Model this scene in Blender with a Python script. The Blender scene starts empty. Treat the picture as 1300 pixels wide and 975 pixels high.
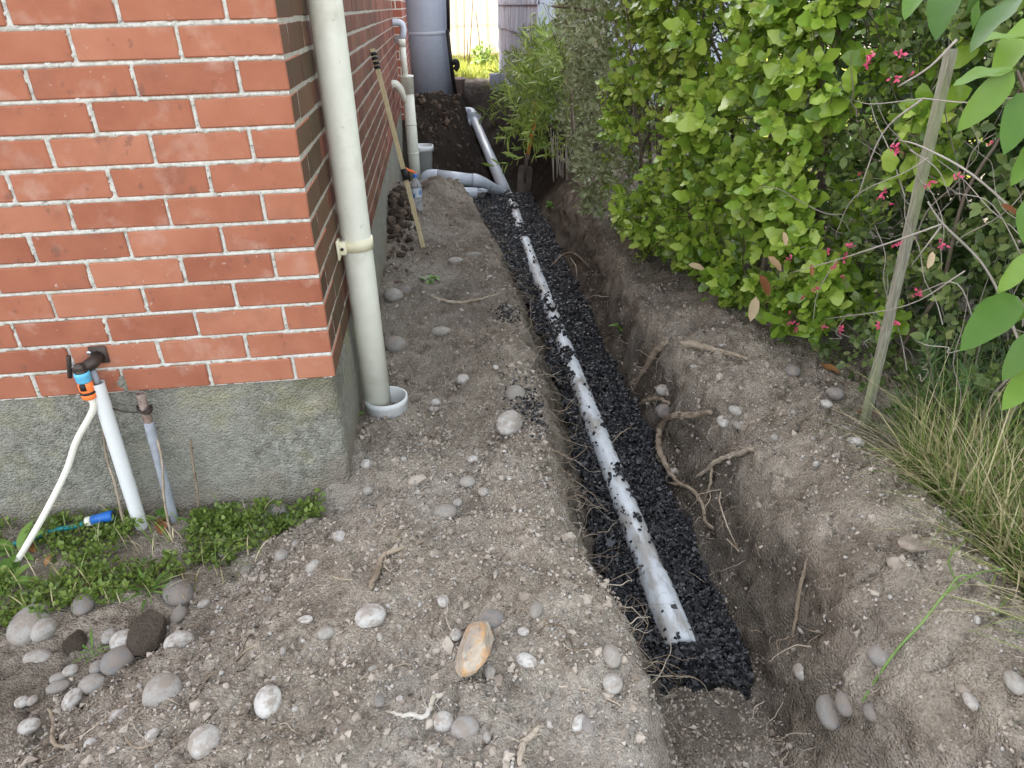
import bpy, bmesh, math, random
import numpy as np
from mathutils import Matrix, Vector
rng = np.random.default_rng(7)
random.seed(7)
PI = math.pi
SC = bpy.context.scene
COL = SC.collection

# ------------------------------------------------------------------ camera
CAM_POS = np.array([0.34591, -1.91547, 1.36032])
PITCH, ROLL, YAW, FPX = 0.490744, -0.02946, 0.0922, 904.745
_f = np.array([math.sin(YAW)*math.cos(PITCH), math.cos(YAW)*math.cos(PITCH), -math.sin(PITCH)])
_r = np.array([math.cos(YAW), -math.sin(YAW), 0.0]); _u = np.cross(_r, _f)
C_R = _r*math.cos(ROLL)+_u*math.sin(ROLL); C_U = -_r*math.sin(ROLL)+_u*math.cos(ROLL); C_F = _f
cam = bpy.data.cameras.new('camera'); cam_o = bpy.data.objects.new('camera', cam); COL.objects.link(cam_o)
cam.sensor_width = 36.0; cam.lens = FPX/1300*36; cam.clip_start = 0.02; cam.clip_end = 500
cam_o.matrix_world = Matrix(((C_R[0], C_U[0], -C_F[0], CAM_POS[0]), (C_R[1], C_U[1], -C_F[1], CAM_POS[1]),
                             (C_R[2], C_U[2], -C_F[2], CAM_POS[2]), (0, 0, 0, 1)))
SC.camera = cam_o
# ------------------------------------------------------------------ sky, sun, exposure
SUN_EL, SUN_AZ = math.radians(36), math.radians(42)     # sun behind the house, to the left of the trench
world = bpy.data.worlds.new('World'); SC.world = world; world.use_nodes = True
nt = world.node_tree; nt.nodes.clear()
wo = nt.nodes.new('ShaderNodeOutputWorld'); bg = nt.nodes.new('ShaderNodeBackground'); sky = nt.nodes.new('ShaderNodeTexSky')
hs = nt.nodes.new('ShaderNodeHueSaturation'); hs.inputs['Saturation'].default_value = 0.27
sky.sky_type = 'NISHITA'; sky.sun_disc = False; sky.sun_elevation = SUN_EL; sky.sun_rotation = -SUN_AZ
sky.air_density = 1.0; sky.dust_density = 2.5; sky.ozone_density = 1.0
bg.inputs['Strength'].default_value = 0.15
nt.links.new(sky.outputs[0], hs.inputs['Color']); nt.links.new(hs.outputs[0], bg.inputs[0]); nt.links.new(bg.outputs[0], wo.inputs[0])
sun = bpy.data.lights.new('sun', 'SUN'); sun.energy = 3.2; sun.angle = math.radians(0.53); sun.color = (1.0, 0.94, 0.84)
sun_o = bpy.data.objects.new('sun', sun); COL.objects.link(sun_o)
to_sun = Vector((-math.sin(SUN_AZ)*math.cos(SUN_EL), math.cos(SUN_AZ)*math.cos(SUN_EL), math.sin(SUN_EL)))
sun_o.rotation_euler = (-to_sun).to_track_quat('-Z', 'Y').to_euler()
SC.view_settings.view_transform = 'Standard'; SC.view_settings.look = 'None'
SC.view_settings.exposure = 2.72; SC.view_settings.gamma = 1.0
SC.render.engine = 'CYCLES'
try:
    SC.cycles.use_denoising = True; SC.cycles.denoiser = 'OPENIMAGEDENOISE'
except Exception: pass
SC.cycles.max_bounces = 8; SC.cycles.transparent_max_bounces = 8
SC.cycles.caustics_reflective = False; SC.cycles.caustics_refractive = False

# ------------------------------------------------------------------ noise (numpy)
def _hash(ix, iy, iz, seed):
    h = (ix*374761393 + iy*668265263 + iz*2147483647 + seed*974711) & 0x7fffffff
    h = ((h ^ (h >> 13))*1274126177) & 0x7fffffff
    return ((h ^ (h >> 16)) & 0xffff)/65535.0
def vnoise(x, y, seed=0):
    x = np.asarray(x, float); y = np.asarray(y, float)
    ix = np.floor(x).astype(np.int64); iy = np.floor(y).astype(np.int64)
    fx = x-ix; fy = y-iy; fx = fx*fx*fx*(fx*(fx*6-15)+10); fy = fy*fy*fy*(fy*(fy*6-15)+10)
    z = np.zeros_like(ix)
    a = _hash(ix, iy, z, seed); b = _hash(ix+1, iy, z, seed); c = _hash(ix, iy+1, z, seed); d = _hash(ix+1, iy+1, z, seed)
    return (a*(1-fx)+b*fx)*(1-fy)+(c*(1-fx)+d*fx)*fy
def fbm(x, y, freq, octv=4, seed=0, gain=0.5, rot=True):
    s = 0; a = 1; t = 0
    for o in range(octv):
        s = s+a*(vnoise(x*freq+o*17.3+y*freq*0.31, y*freq-o*9.1-x*freq*0.31, seed+o)-0.5); t += a; a *= gain; freq *= 2.03
    return s/t*2      # about -1..1
def sstep(a, b, v):
    t = np.clip((v-a)/(b-a), 0, 1); return t*t*(3-2*t)

# ------------------------------------------------------------------ the lie of the land
PY = [-9, -2.5, -1.07, -.9, -.65, -.52, -.39, -.1, .27, .7, 1.2, 1.84, 2.5, 3.4, 4.1, 4.5, 5.2, 5.7, 6.3, 7, 8, 9.3, 10.3, 11.5, 40]
XL = [.67, .67, .67, .71, .685, .645, .62, .592, .65, .67, .675, .668, .645, .575, .49, .14, .12, .20, .50, .66, .72, .74, .8, .8, .8]
XFL = [.84, .84, .84, .845, .84, .835, .825, .80, .82, .86, .87, .87, .85, .78, .70, .28, .26, .55, .74, .83, .84, .85, .95, .95, .95]
ZF = [-.33, -.33, -.33, -.34, -.372, -.39, -.40, -.40, -.40, -.40, -.40, -.40, -.40, -.38, -.36, -.36, -.38, -.39, -.36, -.30, -.22, -.10, .10, .15, .15]
XFR = [1.11, 1.11, 1.10, 1.09, 1.11, 1.13, 1.14, 1.15, 1.17, 1.19, 1.20, 1.21, 1.22, 1.22, 1.22, 1.20, 1.20, 1.18, 1.14, 1.1, 1.1, 1.1, 1.05, 1, 1]
XR = [1.40, 1.40, 1.36, 1.32, 1.30, 1.295, 1.30, 1.315, 1.325, 1.31, 1.31, 1.33, 1.36, 1.45, 1.52, 1.55, 1.58, 1.56, 1.5, 1.45, 1.42, 1.4, 1.2, 1.1, 1.1]
ZW = [.05, .05, .05, .05, .05, .05, .05, .06, .03, -.01, .0, .03, .05, .16, .10, -.20, -.20, -.05, .15, .46, .30, .20, .15, .15, .15]
ZC = [.03, .03, .02, .02, .04, .05, .05, .06, .05, .045, .04, .03, .03, .05, .08, -.25, -.25, -.10, .10, .40, .26, .18, .15, .15, .15]
def ground_base(x, y):
    x = np.asarray(x, float); y = np.asarray(y, float)
    wob = fbm(x*0+3.3, y, 1.7, 3, 91)*0.012+fbm(x*0+1.3, y, 7.5, 3, 93)*0.022; wob2 = fbm(x*0+8.3, y, 2.1, 3, 95)*0.03+fbm(x*0+5.3, y, 9, 3, 97)*0.02
    xl = np.interp(y, PY, XL)+wob*sstep(12, 9, y); xfl = np.interp(y, PY, XFL)+wob*0.7; zf = np.interp(y, PY, ZF)
    xfr = np.interp(y, PY, XFR)+wob2*0.5; xr = np.interp(y, PY, XR)+wob2; zw = np.interp(y, PY, ZW); zc = np.interp(y, PY, ZC)
    # left bank
    tx = np.clip(x/np.maximum(xl, .05), 0, 1)
    zl = zw*(1-tx)+zc*tx
    zl = zl-0.035*np.exp(-((x-.33)/.16)**2-((y-1.2)/.9)**2)
    zl = zl+0.10*np.exp(-((x-.33)/.12)**2-((y-3.75)/.26)**2)+0.10*np.exp(-((x-.05)/.13)**2-((y-2.95)/.35)**2)
    zl = zl-0.03*np.exp(-((x-.15)/.1)**2-((y-2.25)/.2)**2)
    # spoil heap in front of the house corner, weed bed to its left
    dd = ((x+0.03)*0.76-(y+0.02)*0.65)+0.05*fbm(x, y, 3.1, 3, 5)
    zs = -.045+.125*sstep(-.03, .36, dd)+0.055*np.exp(-((x-.28)/.30)**2-((y+.50)/.35)**2)
    zs = zs-0.05*sstep(-.35, -.9, x)*sstep(-.35, -.8, y)
    zs = zs+.035*np.exp(-((x-.54)/.10)**2)*sstep(-1.0, -.75, y); zl = zl+.035*np.exp(-((x-.54)/.10)**2)*sstep(1.4, .6, y)
    m = sstep(-.06, .06, y)*sstep(-.25, -.02, x+0*y)
    zleft = zs*(1-m)+zl*m
    zleft = np.where(x < -0.12, zs, zleft)
    # right bank
    zr = .02+0.03*sstep(1.45, 1.65, x)-0.09*sstep(1.64, 1.74, x)*sstep(.3, -.1, y)+0.06*sstep(1.8, 2.6, x)
    zr = zr+.125*np.exp(-((x-1.50)/.15)**2)*sstep(.35, -.15, y)+.05*np.exp(-((x-1.55)/.2)**2)*sstep(1.2, .3, y)*sstep(-.1, .3, y)
    zr = zr+np.interp(y, [-1, 3, 5, 8], [0, 0, .08, .12])
    tl = np.clip((x-xl)/np.maximum(xfl-xl, .02), 0, 1); tr = np.clip((xr-x)/np.maximum(xr-xfr, .02), 0, 1)
    cl = tl**0.9; cl = cl*cl*(3-2*cl)*.5+.5*tl
    cr = .65*tr**.85+.35*tr*tr*(3-2*tr)
    z = np.where(x < xl, zleft, np.where(x < xfl, zleft+(zf-zleft)*cl, np.where(x < xfr, zf, np.where(x < xr, zr+(zf-zr)*cr, zr))))
    return z
def ground_z(x, y, fine=True):
    z = ground_base(x, y)
    near = sstep(14, 9, np.asarray(y, float))*sstep(5, 3.2, np.abs(np.asarray(x, float)-.4))
    n = fbm(x, y, 4.5, 3, 11)*0.024+fbm(x, y, 17, 3, 23)*0.016
    if fine:
        q = fbm(x, y, 45, 3, 37); n = n+np.maximum(q, -.2)*0.011
        msk = sstep(-.15, .25, fbm(x, y, 2.7, 2, 41)); n = n-0.010*msk*sstep(.16, .0, np.abs(fbm(x, y, 21, 2, 43)))-0.006*sstep(.14, .0, np.abs(fbm(x, y, 38, 2, 45)))+.008*sstep(.25, .6, fbm(x, y, 26, 2, 47))
        far = sstep(4.0, 6.0, np.asarray(y, float)); n = n+far*(fbm(x, y, 5, 4, 51)*0.09)
        # crumbling edge and cracked bank faces
        rb = np.abs(fbm(x, y*1.0, 7, 3, 61)); n = n+.016*fbm(x, y, 11, 3, 63)*sstep(1.12, 1.3, x)*sstep(4, 2, y)-0.022*sstep(.10, 0, rb)*sstep(1.15, 1.3, x)*sstep(3, 2, y)
    return z+n*near

def ray(u, v):
    d = C_R*((u-650)/FPX)+C_U*(-(v-487.5)/FPX)+C_F
    return d
def at_y(u, v, y):
    d = ray(u, v); t = (y-CAM_POS[1])/d[1]; return CAM_POS+t*d
def at_x(u, v, x):
    d = ray(u, v); t = (x-CAM_POS[0])/d[0]; return CAM_POS+t*d
def at_z(u, v, z):
    d = ray(u, v); t = (z-CAM_POS[2])/d[2]; return CAM_POS+t*d
def on_ground(u, v, fine=True):
    d = ray(u, v); t = np.geomspace(.6, 30, 3000)
    P = CAM_POS[None]+t[:, None]*d[None]
    g = P[:, 2]-ground_z(P[:, 0], P[:, 1], fine)
    i = int(np.argmax(g < 0)); i = max(i, 1)
    a = g[i-1]/(g[i-1]-g[i]+1e-9); return P[i-1]*(1-a)+P[i]*a
def depth_of(P): return float((np.asarray(P)-CAM_POS)@C_F)
def project(P):
    q = np.asarray(P)-CAM_POS; z = q@C_F
    return 650+FPX*(q@C_R)/z, 487.5-FPX*(q@C_U)/z, z

# ------------------------------------------------------------------ objects and tags
def tag(o, label, cat, group=None, kind=None):
    if label: o['label'] = label
    if cat: o['category'] = cat
    if group: o['group'] = group
    if kind: o['kind'] = kind
    return o
def thing(name, label, cat, loc=(0, 0, 0), group=None):
    o = bpy.data.objects.new(name, None); COL.objects.link(o); o.location = Vector(loc); o.empty_display_size = .1
    return tag(o, label, cat, group)
def mesh_np(name, V, F, smooth=True):
    """V (n,3); F (m,k) array of one face size, or list of such arrays"""
    me = bpy.data.meshes.new(name)
    Fs = F if isinstance(F, list) else [F]
    Fs = [np.asarray(f, np.int32) for f in Fs if len(f)]
    nl = sum(f.size for f in Fs); nf = sum(len(f) for f in Fs)
    me.vertices.add(len(V)); me.vertices.foreach_set('co', np.ascontiguousarray(V, np.float32).ravel())
    me.loops.add(nl); me.loops.foreach_set('vertex_index', np.concatenate([f.ravel() for f in Fs]))
    st = []; c = 0
    for f in Fs:
        k = f.shape[1]; st.append(np.arange(len(f), dtype=np.int32)*k+c); c += f.size
    me.polygons.add(nf); me.polygons.foreach_set('loop_start', np.concatenate(st))
    me.polygons.foreach_set('use_smooth', np.full(nf, smooth)); me.update(calc_edges=True); me.validate()
    return me
def link(name, me, mat=None, parent=None, matrix=None):
    o = bpy.data.objects.new(name, me); COL.objects.link(o)
    if mat is not None and len(me.materials) == 0: me.materials.append(mat)
    if parent is not None:
        o.parent = parent
        pm = Matrix.Translation(parent.location) if parent.parent is None else Matrix.Translation(parent.location) @ Matrix.Identity(4)
        o.matrix_parent_inverse = parent_inv(parent)
    if matrix is not None: o.matrix_world = matrix; o.matrix_basis = matrix
    return o
def parent_inv(p):
    m = Matrix.Identity(4); q = p
    chain = []
    while q is not None: chain.append(q); q = q.parent
    for q in reversed(chain):
        if q.parent is not None: m = m @ q.matrix_parent_inverse
        m = m @ q.matrix_basis
    return m.inverted()
def obj(name, V, F, mat, parent=None, smooth=True, matrix=None):
    return link(name, mesh_np(name, np.asarray(V, float), F, smooth), mat, parent, matrix)

# shapes: every one returns (V, F) with F a list of arrays
def join(*parts):
    Vs, T, Q, off = [], [], [], 0
    for V, F in parts:
        Fs = F if isinstance(F, list) else [F]
        for f in Fs:
            f = np.asarray(f)
            if len(f) == 0: continue
            (T if f.shape[1] == 3 else Q).append(f+off)
        Vs.append(np.asarray(V, float)); off += len(V)
    out = []
    if T: out.append(np.concatenate(T))
    if Q: out.append(np.concatenate(Q))
    return np.concatenate(Vs), out
def box(x0, x1, y0, y1, z0, z1, ch=0.0):
    if ch <= 0:
        V = np.array([(x0, y0, z0), (x1, y0, z0), (x1, y1, z0), (x0, y1, z0), (x0, y0, z1), (x1, y0, z1), (x1, y1, z1), (x0, y1, z1)], float)
        F = np.array([(0, 3, 2, 1), (4, 5, 6, 7), (0, 1, 5, 4), (1, 2, 6, 5), (2, 3, 7, 6), (3, 0, 4, 7)])
        return V, [F]
    bm = bmesh.new(); bmesh.ops.create_cube(bm, size=1)
    for v in bm.verts: v.co = Vector((x0+(v.co.x+.5)*(x1-x0), y0+(v.co.y+.5)*(y1-y0), z0+(v.co.z+.5)*(z1-z0)))
    bmesh.ops.bevel(bm, geom=bm.edges[:], offset=ch, segments=1, affect='EDGES')
    return from_bm(bm)
def from_bm(bm):
    bm.verts.index_update(); V = np.array([v.co[:] for v in bm.verts]); T, Q = [], []
    bmesh.ops.triangulate(bm, faces=[f for f in bm.faces if len(f.verts) > 4])
    for f in bm.faces: (T if len(f.verts) == 3 else Q).append([v.index for v in f.verts])
    bm.free(); F = []
    if T: F.append(np.array(T))
    if Q: F.append(np.array(Q))
    return V, F
def smooth_path(P, n=6, closed=False):
    P = np.asarray(P, float)
    if len(P) < 3: return P
    A = np.vstack([2*P[0]-P[1], P, 2*P[-1]-P[-2]]); out = []
    for i in range(1, len(A)-2):
        for k in range(n):
            t = k/n; p0, p1, p2, p3 = A[i-1:i+3]
            out.append(.5*((2*p1)+(-p0+p2)*t+(2*p0-5*p1+4*p2-p3)*t*t+(-p0+3*p1-3*p2+p3)*t**3))
    out.append(P[-1]); return np.array(out)
def tube(P, r, sides=8, cap=True, wob=0.0, seed=0):
    P = np.asarray(P, float); n = len(P); r = np.broadcast_to(np.asarray(r, float), (n,)) if np.ndim(r) == 0 or len(np.atleast_1d(r)) == n else np.interp(np.linspace(0, 1, n), np.linspace(0, 1, len(r)), r)
    T = np.gradient(P, axis=0); T /= np.linalg.norm(T, axis=1)[:, None]+1e-12
    up = np.array([0, 0, 1.0]) if abs(T[0, 2]) < .9 else np.array([1.0, 0, 0])
    N = []; nv = np.cross(T[0], up); nv /= np.linalg.norm(nv)
    for i in range(n):
        nv = nv-T[i]*(nv@T[i]); nv /= np.linalg.norm(nv)+1e-12; N.append(nv)
    N = np.array(N); B = np.cross(T, N); a = np.arange(sides)*2*PI/sides
    rs = np.repeat(np.asarray(r)[:, None], sides, 1)
    if wob > 0: rs = rs*(1+wob*np.random.default_rng(seed).uniform(-1, 1, rs.shape))
    V = (P[:, None]+rs[..., None]*(np.cos(a)[None, :, None]*N[:, None]+np.sin(a)[None, :, None]*B[:, None])).reshape(-1, 3)
    i = np.arange(n-1)[:, None]*sides; j = np.arange(sides)[None]; k = (j+1) % sides
    Q = np.stack([i+j, i+k, i+sides+k, i+sides+j], -1).reshape(-1, 4)
    F = [Q]
    if cap:
        V = np.vstack([V, P[0], P[-1]]); c0 = n*sides; jj = np.arange(sides); kk = (jj+1) % sides
        F.append(np.vstack([np.stack([kk, jj, np.full(sides, c0)], 1), np.stack([jj+(n-1)*sides, kk+(n-1)*sides, np.full(sides, c0+1)], 1)]))
    return V, F
def lathe(prof, sides=28, axis_at=(0, 0, 0)):
    prof = np.asarray(prof, float); a = np.arange(sides)*2*PI/sides; n = len(prof)
    V = np.stack([prof[:, 0, None]*np.cos(a), prof[:, 0, None]*np.sin(a), np.repeat(prof[:, 1, None], sides, 1)], -1).reshape(-1, 3)+np.asarray(axis_at)
    i = np.arange(n-1)[:, None]*sides; j = np.arange(sides)[None]; k = (j+1) % sides
    return V, [np.stack([i+j, i+k, i+sides+k, i+sides+j], -1).reshape(-1, 4)]
def grid(xs, ys, zfun):
    X, Y = np.meshgrid(xs, ys); V = np.stack([X.ravel(), Y.ravel(), zfun(X.ravel(), Y.ravel())], 1)
    nx, ny = len(xs), len(ys); i = np.arange(ny-1)[:, None]*nx; j = np.arange(nx-1)[None]
    return V, [np.stack([i+j, i+j+1, i+nx+j+1, i+nx+j], -1).reshape(-1, 4)]
def rand_rot(n, r=rng):
    q = r.normal(size=(n, 4)); q /= np.linalg.norm(q, axis=1)[:, None]; w, x, y, z = q.T
    return np.stack([1-2*(y*y+z*z), 2*(x*y-z*w), 2*(x*z+y*w), 2*(x*y+z*w), 1-2*(x*x+z*z), 2*(y*z-x*w), 2*(x*z-y*w), 2*(y*z+x*w), 1-2*(x*x+y*y)], -1).reshape(n, 3, 3)
def scatter(TV, TF, pos, rot, scale):
    """many copies of a template as one (V, F)"""
    n = len(pos); TV = np.asarray(TV); k = len(TV); scale = np.asarray(scale, float)
    if scale.ndim == 1: scale = scale[:, None]*np.ones(3)
    V = np.einsum('nij,nkj->nki', rot, TV[None]*scale[:, None])+pos[:, None]
    TF = TF if isinstance(TF, list) else [TF]
    F = [(f[None]+(np.arange(n)*k)[:, None, None]).reshape(-1, f.shape[1]) for f in TF]
    return V.reshape(-1, 3), F
def frame_from(d, up):
    """rotation matrices whose columns are (axis d = local y, side = local x, normal = local z)"""
    d = d/(np.linalg.norm(d, axis=1)[:, None]+1e-9); s = np.cross(d, up); s /= np.linalg.norm(s, axis=1)[:, None]+1e-9
    nrm = np.cross(s, d); return np.stack([s, d, nrm], -1)

# ------------------------------------------------------------------ materials
def C4(c): return (c[0], c[1], c[2], 1.0)
def make_mat(name, cols, scale=8, detail=6, rand=None, rw=0.5, rough=.8, bump=0.0, bscale=60, bdist=.004, spec=.3, transl=0.0,
             vor=0.0, vscale=60, coat=0.0, stain=None, sscale=3, sthr=(.5, .65), metal=0.0, rough_var=0.0, stretch=None, attr=None, attr_col=None):
    m = bpy.data.materials.new(name); m.use_nodes = True; t = m.node_tree; N = t.nodes; L = t.links; N.clear()
    out = N.new('ShaderNodeOutputMaterial'); p = N.new('ShaderNodeBsdfPrincipled')
    p.inputs['Roughness'].default_value = rough; p.inputs['Specular IOR Level'].default_value = spec; p.inputs['Metallic'].default_value = metal
    p.inputs['Coat Weight'].default_value = coat
    tc = N.new('ShaderNodeTexCoord'); co = tc.outputs['Object']
    rnd = None
    if rand == 'object': rnd = N.new('ShaderNodeObjectInfo').outputs['Random']
    elif rand == 'island': rnd = N.new('ShaderNodeNewGeometry').outputs['Random Per Island']
    if rand == 'object':
        mu = N.new('ShaderNodeMath'); mu.operation = 'MULTIPLY'; mu.inputs[1].default_value = 57.0; L.new(rnd, mu.inputs[0])
        ad = N.new('ShaderNodeVectorMath'); ad.operation = 'ADD'; L.new(co, ad.inputs[0]); L.new(mu.outputs[0], ad.inputs[1]); co = ad.outputs[0]
    if stretch:
        mp = N.new('ShaderNodeMapping'); mp.inputs['Scale'].default_value = stretch; L.new(co, mp.inputs[0]); co = mp.outputs[0]
    nz = N.new('ShaderNodeTexNoise'); nz.inputs['Scale'].default_value = scale; nz.inputs['Detail'].default_value = detail; nz.inputs['Roughness'].default_value = .62
    L.new(co, nz.inputs['Vector']); fac = nz.outputs['Fac']
    if rnd is not None:
        mx = N.new('ShaderNodeMix'); mx.data_type = 'FLOAT'; mx.inputs[0].default_value = rw; L.new(fac, mx.inputs[2]); L.new(rnd, mx.inputs[3]); fac = mx.outputs[0]
    cr = N.new('ShaderNodeValToRGB'); e = cr.color_ramp.elements
    cols = [(c[0], c[1]) for c in cols]
    e[0].position, e[0].color = cols[0][0], C4(cols[0][1]); e[1].position, e[1].color = cols[-1][0], C4(cols[-1][1])
    for pos, c in cols[1:-1]: k = e.new(pos); k.color = C4(c)
    L.new(fac, cr.inputs[0]); color = cr.outputs[0]
    def mixc(a, b_col, facsock):
        mm = N.new('ShaderNodeMix'); mm.data_type = 'RGBA'; L.new(facsock, mm.inputs[0]); L.new(a, mm.inputs[6]); mm.inputs[7].default_value = C4(b_col); return mm.outputs[2]
    if vor > 0:
        vt = N.new('ShaderNodeTexVoronoi'); vt.inputs['Scale'].default_value = vscale; L.new(co, vt.inputs['Vector'])
        sep = N.new('ShaderNodeSeparateColor'); L.new(vt.outputs['Color'], sep.inputs[0])
        mr = N.new('ShaderNodeMapRange'); mr.inputs[3].default_value = 1-vor; mr.inputs[4].default_value = 1+vor; L.new(sep.outputs[0], mr.inputs[0])
        mm = N.new('ShaderNodeVectorMath'); mm.operation = 'SCALE'; L.new(color, mm.inputs[0]); L.new(mr.outputs[0], mm.inputs['Scale']); color = mm.outputs[0]
    for i, st in enumerate(stain or []):
        scol, ssc, lo, hi, amt = st
        n2 = N.new('ShaderNodeTexNoise'); n2.inputs['Scale'].default_value = ssc; n2.inputs['Detail'].default_value = 5; n2.inputs['Roughness'].default_value = .6
        of = N.new('ShaderNodeVectorMath'); of.operation = 'ADD'; of.inputs[1].default_value = (13.1*(i+1), 7.7*i+3, 5.3); L.new(co, of.inputs[0]); L.new(of.outputs[0], n2.inputs['Vector'])
        mr = N.new('ShaderNodeMapRange'); mr.inputs[1].default_value = lo; mr.inputs[2].default_value = hi; mr.inputs[4].default_value = amt; L.new(n2.outputs['Fac'], mr.inputs[0])
        color = mixc(color, scol, mr.outputs[0])
    if attr:
        at = N.new('ShaderNodeAttribute'); at.attribute_name = attr
        color = mixc(color, attr_col, at.outputs['Fac'])
    L.new(color, p.inputs['Base Color'])
    if rough_var > 0:
        mr = N.new('ShaderNodeMapRange'); mr.inputs[3].default_value = rough-rough_var; mr.inputs[4].default_value = rough+rough_var; L.new(nz.outputs['Fac'], mr.inputs[0]); L.new(mr.outputs[0], p.inputs['Roughness'])
    if bump > 0:
        nb = N.new('ShaderNodeTexNoise'); nb.inputs['Scale'].default_value = bscale; nb.inputs['Detail'].default_value = 5; nb.inputs['Roughness'].default_value = .65; L.new(co, nb.inputs['Vector'])
        b = N.new('ShaderNodeBump'); b.inputs['Strength'].default_value = bump; b.inputs['Distance'].default_value = bdist
        h = nb.outputs['Fac']
        if vor > 0:
            ma = N.new('ShaderNodeMath'); ma.operation = 'SUBTRACT'; L.new(h, ma.inputs[0]); L.new(vt.outputs['Distance'], ma.inputs[1]); h = ma.outputs[0]
        L.new(h, b.inputs['Height']); L.new(b.outputs[0], p.inputs['Normal'])
    if transl > 0:
        tr = N.new('ShaderNodeBsdfTranslucent'); L.new(color, tr.inputs['Color']); ms = N.new('ShaderNodeMixShader'); ms.inputs[0].default_value = transl
        L.new(p.outputs[0], ms.inputs[1]); L.new(tr.outputs[0], ms.inputs[2]); L.new(ms.outputs[0], out.inputs[0])
    else: L.new(p.outputs[0], out.inputs[0])
    return m
def plain(name, c, rough=.5, var=.12, bump=.05, scale=20, **k):
    lo = tuple(x*(1-var) for x in c); hi = tuple(min(1, x*(1+var)) for x in c)
    return make_mat(name, [(.3, lo), (.7, hi)], scale=scale, rough=rough, bump=bump, bscale=120, bdist=.002, **k)

M = {}
M['dirt'] = make_mat('dirt', [(.28, (.187, .154, .117)), (.5, (.33, .284, .226)), (.72, (.465, .41, .338))], scale=9, detail=9, rough=.95, bump=1.0, bscale=110, bdist=.011,
                     spec=.1, vor=.16, vscale=170, stain=[((.43, .395, .345), 2.2, .50, .68, .7), ((.115, .088, .066), 3.1, .54, .68, .65)], attr='topsoil_shade', attr_col=(.030, .023, .018))
M['clod'] = make_mat('clod', [(.2, (.18, .148, .116)), (.8, (.42, .37, .31))], scale=20, rand='island', rw=.6, rough=.95, bump=.5, bscale=200, bdist=.003, spec=.1)
M['stone'] = make_mat('stone', [(.25, (.25, .235, .21)), (.5, (.37, .355, .325)), (.75, (.50, .485, .455))], scale=1.6, detail=8, rand='object', rw=.6, rough=.85, bump=.35, bscale=9, bdist=.04,
                      stain=[((.27, .23, .19), 1.3, .45, .60, .85), ((.19, .155, .12), 4, .56, .68, .5)])
M['dark_stone'] = make_mat('dark_stone', [(.25, (.15, .142, .135)), (.75, (.31, .295, .275))], scale=1.6, detail=8, rand='object', rw=.5, rough=.85, bump=.35, bscale=9, bdist=.04, stain=[((.24, .20, .165), 1.3, .44, .58, .8)])
M['brown_clod'] = make_mat('brown_clod', [(.25, (.16, .125, .096)), (.75, (.30, .25, .20))], scale=2.5, rand='object', rough=.95, bump=1.0, bscale=7, bdist=.12, spec=.1)
M['grit'] = make_mat('grit', [(.1, (.18, .16, .14)), (.45, (.33, .305, .275)), (.8, (.38, .36, .33)), (.97, (.46, .44, .415))], scale=20, rand='island', rw=.85, rough=.85, bump=.1)
M['gravel'] = make_mat('gravel', [(.1, (.007, .007, .008)), (.6, (.018, .019, .022)), (.92, (.045, .048, .055)), (.99, (.12, .13, .14))], scale=60, rand='island', rw=.85, rough=.42, rough_var=.15, spec=.5)
M['gravel_bed'] = plain('gravel_bed', (.012, .012, .013), rough=.8, bump=.8)
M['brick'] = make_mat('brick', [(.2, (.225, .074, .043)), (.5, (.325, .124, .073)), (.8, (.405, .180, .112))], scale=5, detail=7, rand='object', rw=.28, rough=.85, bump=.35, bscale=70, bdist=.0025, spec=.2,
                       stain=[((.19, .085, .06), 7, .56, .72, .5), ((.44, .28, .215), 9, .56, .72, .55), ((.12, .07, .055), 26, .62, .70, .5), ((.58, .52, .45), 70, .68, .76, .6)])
M['brick_side_shaded'] = make_mat('brick_side_shaded', [(.2, (.10, .036, .024)), (.5, (.16, .058, .038)), (.8, (.215, .088, .058))], scale=5, detail=7, rand='object', rw=.5, rough=.88, bump=.35, bscale=70, bdist=.0025, spec=.2,
                       stain=[((.105, .075, .036), 4, .46, .66, .7), ((.075, .04, .034), 9, .58, .7, .6)])  # grime stains; base colour lowered to carry the shade of the side wall
M['brick_grime_shade'] = make_mat('brick_grime_shade', [(.2, (.060, .034, .020)), (.5, (.105, .055, .032)), (.8, (.15, .078, .046))], scale=6, detail=7, rand='object', rw=.4, rough=.9, bump=.35, bscale=70, bdist=.0025, spec=.2, stain=[((.085, .07, .036), 5, .48, .66, .7)])  # olive-brown grime near the corner, with side-wall shade in the colour too
M['mortar'] = make_mat('mortar', [(.25, (.30, .29, .25)), (.5, (.50, .49, .44)), (.75, (.62, .61, .57))], scale=60, detail=5, rough=.95, bump=1.0, bscale=180, bdist=.003, spec=.1,
                       stain=[((.10, .095, .085), 110, .60, .68, .85), ((.30, .28, .15), 9, .62, .74, .6)])
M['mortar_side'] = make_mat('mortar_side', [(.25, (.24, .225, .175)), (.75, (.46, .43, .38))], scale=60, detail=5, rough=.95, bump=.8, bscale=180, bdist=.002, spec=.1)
M['plinth'] = make_mat('plinth', [(.25, (.135, .132, .105)), (.5, (.225, .222, .188)), (.75, (.33, .325, .285))], scale=30, detail=9, rough=.95, bump=1.0, bscale=110, bdist=.006, spec=.1, vor=.22, vscale=150,
                        stain=[((.27, .265, .225), 2.6, .46, .60, .65), ((.29, .27, .15), 4.5, .55, .70, .6), ((.10, .098, .068), 3.3, .57, .70, .6), ((.35, .30, .27), 2.1, .60, .70, .45)], attr='splash', attr_col=(.24, .205, .165))
M['cream_pvc'] = plain('cream_pvc', (.70, .705, .615), rough=.38, var=.05, bump=.03, spec=.45, stain=[((.42, .39, .31), 6, .56, .72, .5), ((.25, .23, .19), 24, .66, .74, .5)])
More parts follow.
